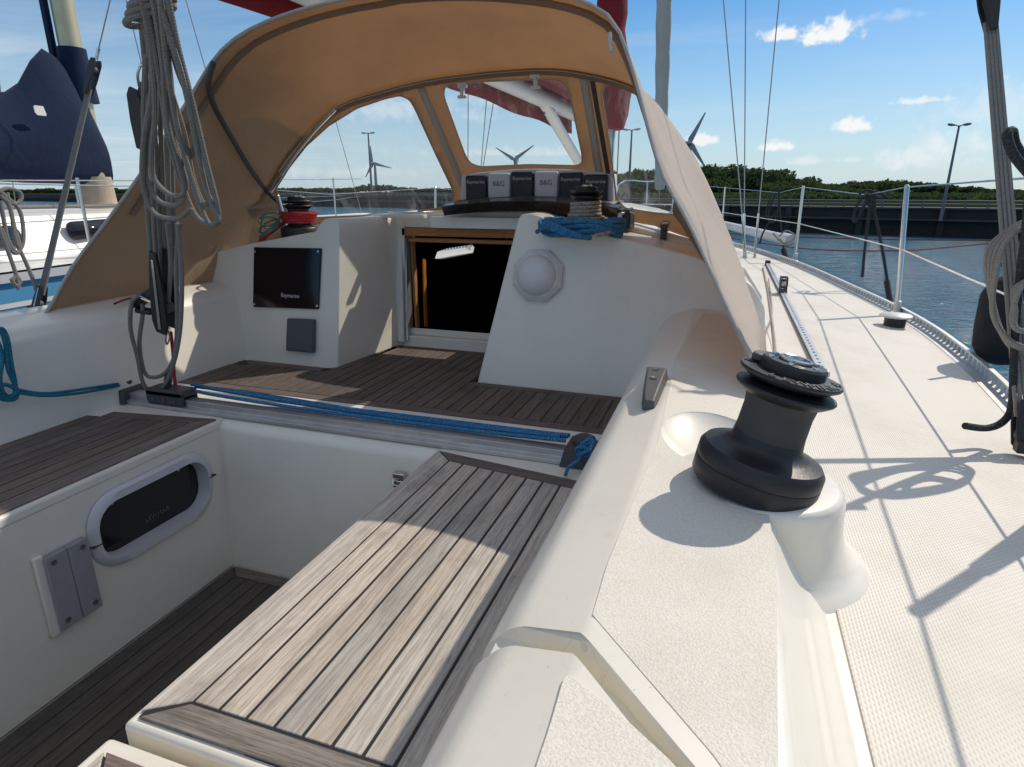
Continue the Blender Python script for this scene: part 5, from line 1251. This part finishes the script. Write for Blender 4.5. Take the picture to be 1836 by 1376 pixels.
b.tube(curve([P(1405, 448, y=6.9), P(1411, 466, y=6.8)], 4), .028, 10)
tag(b.build('fender_lanyard', 'ropedark'), 'dark rope looped over the lifeline beside the shrouds', 'rope')
b = MB(); lr([(1396, 425), (1410, 414), (1424, 422), (1420, 432), (1406, 436), (1398, 428)], 6.4, .006); lr([(1386, 418), (1396, 430), (1412, 440), (1424, 436)], 6.4, .008)
tag(b.build('pale_rope_loop', 'ropemix'), 'pale rope loop lashed to the stanchion beyond the track', 'rope')
# spinnaker pole lashed along the rail ahead
b = MB(); b.tube([P(1275, 398, y=10.0), P(1418, 432, y=6.5)], .05, 14); b.tube([P(1404, 428, y=6.8), P(1420, 432, y=6.45)], .058, 14)
tag(b.build('stowed_pole', 'alulight'), 'pale pole stowed along the starboard rail beyond the shrouds', 'pole')
# mooring lines across the water to starboard
b = MB(); b.tube(curve([P(1290, 418, y=10.5), P(1440, 426, y=9), P(1640, 430, y=8), P(1900, 432, y=7.2)], 8), .006, 6); b.tube(curve([P(1290, 424, y=10.3), P(1440, 446, y=8.5), P(1600, 450, y=7.4), P(1700, 444, y=6.8), P(1900, 424, y=6.2)], 8), .006, 6)
tag(b.build('mooring_lines', 'ropemar'), 'pair of dark red mooring lines stretched over the water beyond the rail', 'mooring rope')
# fender
FN = thing('fender', 'dark navy cylindrical fender hanging outside the starboard rail', 'fender', P(1790, 655, y=1.9))
fa, fb_ = P(1788, 655, y=2.66), P(1822, 492, y=2.70); ax = fb_-fa; Lf = ax.length
MB().lathe([(0, 0), (.035, .006), (.065, .025), (.088, .065), (.093, .14), (.093, Lf-.08), (.072, Lf-.03), (.035, Lf-.004), (0, Lf)], fa, ax, 28).build('sock', 'fender', FN)
MB().tube([fb_-ax.normalized()*.01, Vector((.90, 2.62, .52))], .007, 8).build('lanyard', 'ropedark', FN)
# thin sheet along the track
b = MB(); b.tube(curve([ondeck(1374, 640, .006), ondeck(1372, 600, .006), ondeck(1384, 560, .006), ondeck(1378, 500, .02)], 6), .004, 6)
b.tube(curve([ondeck(1392, 655, .007), ondeck(1386, 590, .007), ondeck(1376, 520, .007), ondeck(1368, 480, .01)], 6), .005, 6)
tag(b.build('deck_line', 'ropemix'), 'thin cream line lying on the side deck beside the slotted track', 'rope')
b = MB(); b.tube(curve([ondeck(1308, 500, .008), ondeck(1322, 525, .008), ondeck(1345, 556, .008), ondeck(1350, 566, .008)], 6), .006, 6)
tag(b.build('dark_deck_line', 'ropedark'), 'short dark line lying along the foot of the canvas on the side deck', 'rope')

# ------------------------------------------------------------------ neighbouring yacht to port
NX = -6.3; NB = thing('neighbour_yacht', 'blue hulled yacht with navy boom cover moored alongside to port', 'sailboat', (NX, 4, WL))
def nb_half(y): return interp([(-6, 1.35), (-2, 1.62), (2, 1.72), (4.5, 1.62), (7.5, 1.1), (10.2, .12)], y)
def nb_z(y): return .20+.010*max(y-1, 0)**1.3
for z0, z1, m, nm, ex in ((0, .06, 'alulight', 'rub_rail', .03), (.06, .20, 'bluehull', 'hull_band', 0), (.20, .235, 'white', 'cove_stripe', .004), (.235, 1.5, 'bluehull', 'hull', 0)):
    b = MB()
    for sd in (1, -1): b.grid(lambda u, v: (NX+sd*(nb_half(-6+16.2*u)+ex)*(1-.10*(z0+(z1-z0)*v)**2), -6+16.2*u, nb_z(-6+16.2*u)-(z0+(z1-z0)*v)), 40, 4)
    b.build(nm, m, NB)
b = MB(); b.grid(lambda u, v: (NX+(2*v-1)*nb_half(-6+16.2*u), -6+16.2*u, nb_z(-6+16.2*u)+.01), 40, 6); b.build('deck', 'white', NB)
b = MB()
def ncab(u, v):
    y = -1.5+8.5*u; h = .95*nb_half(y)*interp([(-1.5, .72), (4, .66), (7, .45)], y); top = interp([(-1.5, .36), (1, .36), (5, .30), (7, .02)], y)
    k = 2*v-1; a = abs(k)
    return (NX+h*(k if a > .99 else k)*(1.0), y, nb_z(y)+top*min(1, (1-a)*6)+.04*(1-a))
b.grid(ncab, 30, 24); b.build('cabin', 'white', NB, ang=40)
for y0, y1 in ((1.2, 2.1), (2.5, 3.5), (3.9, 4.8)):
    b = MB(); n_ = 10
    def wx(y, z): h = .95*nb_half(y)*interp([(-1.5, .72), (4, .66), (7, .45)], y); return NX+h*(1-.11*((z-nb_z(y))/.36))+.006
    po = [(yy, zz) for yy, zz in rrect(y0, y1, 0, .15, .06)]
    b.add([(wx(yy, nb_z(yy)+.12+zz)+.01, yy, nb_z(yy)+.12+zz) for yy, zz in po], [list(range(len(po)))]); b.build('window', 'darkglass', NB, solid=.02)
ymn = P(122, 60, x=NX+.1).y; mt = part_root('mast', (NX+.1, ymn, .4), NB)
MB().lathe([(.10, .3), (.10, 13)], (NX+.1, ymn, 0), (0, 0, 1), 20).build('spar', 'mastgold', mt)
MB().bar((NX+.0, ymn-.11, 1.75), (NX+.0, ymn-.11, 12), .05, .05, (0, 1, 0)).build('track', 'navy', mt)
MB().tube([(NX+.1, ymn, .5+.08*i) for i in range(6)], [.20, .17, .155, .15, .145, .14], 14).build('mast_boot', 'tancover', mt)
# stowed mainsail under its cover: lofted from mast towards the stern
b = MB()
secs = []
for i in range(31):
    t = i/30; y = ymn+.13-4.2*t; zt = interp([(0, 1.30), (.05, 1.95), (.11, 2.05), (.18, 1.62), (.30, 1.50), (.6, 1.40), (1, 1.3)], t); zb = interp([(0, .80), (.1, .82), (.3, .86), (1, .95)], t); wv = interp([(0, .10), (.08, .20), (.3, .20), (1, .13)], t)
    ring = []
    for k in range(20):
        a = 2*math.pi*k/20; zz = (zt+zb)/2+(zt-zb)/2*math.sin(a); ww = wv*(math.cos(a))*(1.0-.45*max(0, math.sin(a)))
        ring.append((NX+.1+ww+.010*math.sin(t*14+k*.8)+.008*math.sin(t*41+k*.5), y, zz+.008*math.sin(t*23+k*.4)))
    secs.append(ring)
vs = [p for r in secs for p in r]; fs = [(i*20+k, i*20+(k+1) % 20, (i+1)*20+(k+1) % 20, (i+1)*20+k) for i in range(30) for k in range(20)]+[list(range(20)), [600+k for k in range(20)][::-1]]
b.add(vs, fs); b.build('sail_cover', 'navy', NB, ang=60)
b = MB(); b.tube([(NX+.1, ymn, 1.6+.06*i) for i in range(9)], [.16, .155, .15, .145, .14, .135, .13, .128, .126], 16); b.build('mast_collar', 'navy', NB)
q = P(72, 200, x=NX+.36); b = MB(); b.prism([q+Vector((0, y, z)) for y, z in ((-.055, .035), (-.04, .045), (.03, .045), (.045, -.02), (.04, -.035), (-.035, -.035), (-.052, -.015))], (.01, 0, 0)); b.build('cover_badge', 'white', NB)
for xx, yy in ((NX+nb_half(-3)-.06, -3), (NX+nb_half(-.8)-.06, -.8), (NX+nb_half(1.4)-.06, 1.4), (NX+nb_half(3.6)-.06, 3.6), (NX+nb_half(5.8)-.06, 5.8), (NX+nb_half(8)-.06, 8)):
    for sd in (1, -1): MB().tube([(NX+sd*(xx-NX), yy, nb_z(yy)), (NX+sd*(xx-NX), yy, nb_z(yy)+.62)], .0125, 8).build('stanchion', 'steel', NB)
for sd in (1, -1):
    for hh in (.60, .32): MB().tube([(NX+sd*(nb_half(y)-.06), y, nb_z(y)+hh) for y in (-3, -.8, 1.4, 3.6, 5.8, 8, 9.8)], .004, 6).build('lifeline', 'steel', NB)
for dy, dx in ((.5, 1.45), (-.4, 1.45), (.1, -1.45)): MB().tube([(NX+.1+dx, ymn+dy, .35), (NX+.1, ymn, 9.5)], .005, 6).build('shroud', 'wire', NB)
MB().tube([(NX+.1, 9.9, .4), (NX+.1, ymn, 12.8)], .006, 6).build('forestay', 'wire', NB)
for (y0, x0, r) in ((2.9, .35, .10), (3.6, -.3, .12), (1.7, .5, .08)): MB().lathe([(r, 0), (r*.9, .09), (r*.4, .12), (0, .12)], (NX+x0, y0, nb_z(y0)+.40), (0, 0, 1), 16).build('deck_vent', 'alulight', NB)
MB().tube([(NX+.45, -1, nb_z(0)+.45), (NX+.45, 5, nb_z(5)+.36)], .018, 8).build('handrail', 'teakt', NB)

# ------------------------------------------------------------------ breakwater, lamps, turbines, woods
ROUGHW = mat('tarred_timber', (.022, .021, .023), .85, 0, bump=(3, .05), var=(.8, .7, (.05, .047, .043)))
CONC = mat('wet_concrete', (.045, .045, .044), .8, 0, bump=(2, .03), var=(.6, .7, (.085, .08, .07)))
TIDE = mat('weed_covered_base', (.010, .012, .011), .8, 0, bump=(4, .08), var=(1.0, .7, (.02, .023, .02)))
line = [Vector((60, 24, 0)), Vector((11.3, 30.9, 0)), Vector((3.4, 33.1, 0)), Vector((-.5, 34.7, 0)), Vector((-14, 44, 0)), Vector((-36, 70, 0)), Vector((-54, 74, 0)), Vector((-150, 100, 0))]
BW = thing('breakwater', 'long dark timber faced breakwater with railing beyond the starboard rail', 'breakwater', (11, 31, WL))
LN = resample(line, 150)
def wall(z0, z1, off, th, m, name, z_far=0.0):
    b = MB(); A = []; B = []
    for i, p in enumerate(LN):
        t = (LN[min(i+1, 150)]-LN[max(i-1, 0)]).normalized(); n_ = Vector((t.y, -t.x, 0))
        if n_.dot(-p) < 0: n_ = -n_
        A.append(p+n_*off); B.append(p+n_*(off-th))
    vs = []
    for a, c in zip(A, B):
        e = .0 if a.x > -8 else .25
        vs += [(a.x, a.y, z0), (a.x, a.y, z1+e), (c.x, c.y, z1+e), (c.x, c.y, z0)]
    b.add(vs, [(4*i+j, 4*i+(j+1) % 4, 4*i+4+(j+1) % 4, 4*i+4+j) for i in range(150) for j in range(4)])
    return b.build(name, m, BW, smooth=False)
wall(-2.2, -.42, .0, 1.5, TIDE, 'weed_line'); wall(-.42, -.36, .25, .5, CONC, 'ledge'); wall(-.36, .05, -.12, 1.2, ROUGHW, 'timber_face'); wall(.05, .12, .02, 1.6, CONC, 'coping')
b = MB(); b2 = MB()
for i, p in enumerate(LN[:110]):
    t = (LN[i+1]-LN[max(i-1, 0)]).normalized(); n_ = Vector((t.y, -t.x, 0)); n_ = -n_ if n_.dot(-p) < 0 else n_
    q = p+n_*.0; e = 0 if p.x > -8 else .25
    if i % 2 == 0: b.box((q.x-.12, q.y-.12, -2), (q.x+.12, q.y+.12, .04+e))
    for f_ in (0, .5): q2 = p.lerp(LN[i+1], f_)-n_*.4; b2.box((q2.x-.03, q2.y-.03, .1+e), (q2.x+.03, q2.y+.03, .42+e))
b.build('fender_piles', ROUGHW, BW, smooth=False)['kind'] = 'stuff'
for zz in (.40, .26): b2.tube([LN[i]+Vector((0, .4, zz+(0 if LN[i].x > -8 else .25))) for i in range(110)], .03, 5)
b2.build('railing', 'lamppost', BW, smooth=False)
b = MB(); b.grid(lambda u, v: Vector((-900+1800*u, 36+.0*u, 0)) if False else (lambda x: (x, (interp([(-150, 101), (-54, 75.5), (-36, 71.5), (-14, 45.5), (-.5, 36.2), (3.4, 34.6), (11.3, 32.4), (60, 25.5), (400, -10)], x) if x > -150 else 101-(x+150)*.25)+v*2600, .10+.5*min(1, v*60)+.25*(x < -8)))(-900+1500*u), 150, 8)
BANK = mat('rough_grass', (.016, .026, .010), 1.0, 0, spec=0.0, var=(.2, .6, (.028, .034, .014)))
o = b.build('land', BANK, origin=(0, 100, 0)); o['kind'] = 'structure'
def leafmat(name, c0, c1):
    m = bpy.data.materials.new(name); m.use_nodes = True; g = N(m.node_tree); g.n.clear()
    geo = g.a('ShaderNodeNewGeometry'); r = geo.outputs['Random Per Island']
    c = g.mix(r, c0, c1); b = g.a('ShaderNodeBsdfDiffuse', i={'Color': c}); t = g.a('ShaderNodeBsdfTranslucent', i={'Color': c})
    mx_ = g.a('ShaderNodeMixShader', i={0: .3}); g.l.new(b.outputs[0], mx_.inputs[1]); g.l.new(t.outputs[0], mx_.inputs[2]); g.l.new(mx_.outputs[0], g.a('ShaderNodeOutputMaterial').inputs[0]); return m
LEAF = leafmat('foliage', (.045, .075, .03), (.10, .135, .055))
def wood(name, label, crowns, leaf, seed, per):
    rnd_ = random.Random(seed); b = MB(); V = []; Fs = []
    for (x, y, z0, h, r) in crowns:
        for lump in range(6):
            a = rnd_.uniform(0, 6.28); lr_ = r*rnd_.uniform(.35, .7); c = Vector((x+math.cos(a)*r*.55, y+math.sin(a)*r*.5, z0+h*rnd_.uniform(.35, .85)))
            for _ in range(per):
                d = Vector((rnd_.gauss(0, 1), rnd_.gauss(0, 1), rnd_.gauss(0, 1))).normalized()*lr_*rnd_.uniform(.75, 1.08); d.z *= min(1, h*.30/lr_); p = c+d
                if p.z < z0-.2: continue
                e1_ = Vector((rnd_.gauss(0, 1), rnd_.gauss(0, 1), rnd_.gauss(0, 1))).normalized(); e2_ = e1_.cross(d).normalized(); s_ = leaf*rnd_.uniform(.4, 1.1); k = len(V)
                V += [p-e1_*s_, p+e2_*s_*.7, p+e1_*s_, p-e2_*s_*.7]; Fs.append((k, k+1, k+2, k+3))
    b.add(V, Fs); o = b.build(name, LEAF, smooth=False); o['kind'] = 'stuff'; o['label'] = label; o['category'] = 'trees'; return o
rg = random.Random(4); cr = []
for px_ in range(1090, 1500, 7):
    top = interp([(1090, 316), (1150, 309), (1250, 303), (1330, 302), (1375, 305), (1420, 316), (1465, 332), (1500, 342)], px_)+rg.uniform(-3, 4); d = rg.uniform(120, 150); q = P(px_, top, y=d); h = q.z-.8; cr.append((q.x, d, .1, max(h+.7, .8), rg.uniform(2.2, 3.6)))
    if rg.random() < .7: cr.append((q.x+1, d-8, .1, max(h*.6, 1.0), 2.4))
wood('wood', 'nearer dark green wood on the shore left of the lamp post', cr, .42, 1, 130)
cr = []
for px_ in range(1470, 1900, 7):
    top = interp([(1470, 336), (1500, 331), (1560, 326), (1610, 326), (1700, 335), (1836, 344), (1900, 346)], px_)+rg.uniform(-2, 2); d = rg.uniform(200, 240); q = P(px_, top, y=d); cr.append((q.x, d, .1, max(q.z-.1, .9), rg.uniform(2.0, 3.6)))
wood('wood', 'low far tree line behind the breakwater on the right', cr, .5, 2, 80)
cr = []
for px_ in list(range(380, 1095, 6)):
    top = interp([(380, 340), (640, 338), (650, 333), (700, 333), (730, 339), (1095, 338)], px_)+rg.uniform(-1, 1.2); d = rg.uniform(300, 330); q = P(px_, top, y=d); cr.append((q.x, d, .6, max(q.z-.6, .8), rg.uniform(2.2, 3.4)))
for px_ in range(-40, 400, 8): q = P(px_, 341+rg.uniform(-2, 2), y=200); cr.append((q.x, 200, .6, max(q.z-.6, .8), 2.5))
wood('wood', 'thin distant tree line on the horizon seen through the hood windows', cr, .7, 3, 50)
cr = []
for px_ in range(1080, 1900, 5): q = P(px_, interp([(1080, 351), (1500, 350), (1900, 352)], px_)+rg.uniform(-2.5, 2), y=62+rg.uniform(-8, 8)); cr.append((q.x, q.y, -.1, max(q.z+.15, .5), rg.uniform(1.0, 1.6)))
wood('scrub', 'low green scrub growing just behind the breakwater railing', cr, .22, 8, 60)
def turbine(hub, blades, label, dist=1400):
    h = P(*hub, y=dist); T = thing('wind_turbine', label, 'wind turbine', (h.x, dist, 0), group='wind turbines on the horizon'); L = h.z/28
    b = MB(); b.lathe([(1.9*L, 0), (1.1*L, h.z)], (h.x, dist, 0), (0, 0, 1), 14); b.build('tower', 'turbine', T); MB().box((h.x-1.3*L, dist-4*L, h.z-1.3*L), (h.x+1.3*L, dist+3*L, h.z+1.3*L)).build('nacelle', 'turbine', T, bevel=.3)
    hc = Vector((h.x, dist-5*L, h.z)); MB().lathe([(0, -2*L), (1.2*L, -1*L), (1.5*L, 0), (1.3*L, 1.2*L)], hc, (0, 1, 0), 14).build('hub', 'turbine', T)
    for bx in blades:
        tip = P(*bx, y=dist-5*L); d = (tip-hc); n_ = Vector((0, 1, 0)).cross(d.normalized()); b = MB()
        pr_ = [(0, -.7), (.12, -1.3), (.3, -1.0), (1, -.25), (1, .15), (.3, .7), (.12, .8), (0, .7)]
        b.prism([hc+d*t+n_*w_*L*1.5 for t, w_ in pr_], (0, .6*L, 0)); b.build('blade', 'turbine', T)
turbine((672, 294), [(664, 262), (702, 302), (655, 318)], 'wind turbine seen through the port hood window')
turbine((926, 287), [(889, 265), (957, 261), (925, 322)], 'wind turbine low in the middle hood window')
turbine((1237, 258), [(1265, 202), (1266, 303), (1196, 262)], 'large wind turbine just outboard of the hood edge', 1000)
def lamp(top, y, zb, label, hw=.28):
    t = P(*top, y=y); T = thing('street_lamp', label, 'street lamp', (t.x, y, zb), group='double headed lamps along the breakwater'); r = .036*y/30
    MB().lathe([(r*1.8, zb), (r, t.z)], (t.x, y, 0), (0, 0, 1), 10).build('pole', 'lamppost', T)
    for k in (-1, 1):
        s_ = y/30*hw
        MB().tube([(t.x, y, t.z-.05), (t.x+k*s_*.6, y, t.z+.04)], r*.6, 6).build('arm', 'lamppost', T); b = MB(); b.lathe([(0, -.5*s_), (.14*s_, -.42*s_), (.20*s_, 0), (.12*s_, .42*s_), (0, .5*s_)], (t.x+k*s_*.95, y, t.z+.03), (1, 0, .15*k), 12); b.build('lamp_head', 'alulight' if y > 40 else 'lamppost', T)
lamp((1720, 225), 31.0, -.4, 'dark double lamp post on the breakwater in open view at the right'); lamp((660, 239), 72, .2, 'double lamp post seen through the port hood window'); lamp((1133, 233), 46, 0, 'double lamp post seen through the starboard hood window')
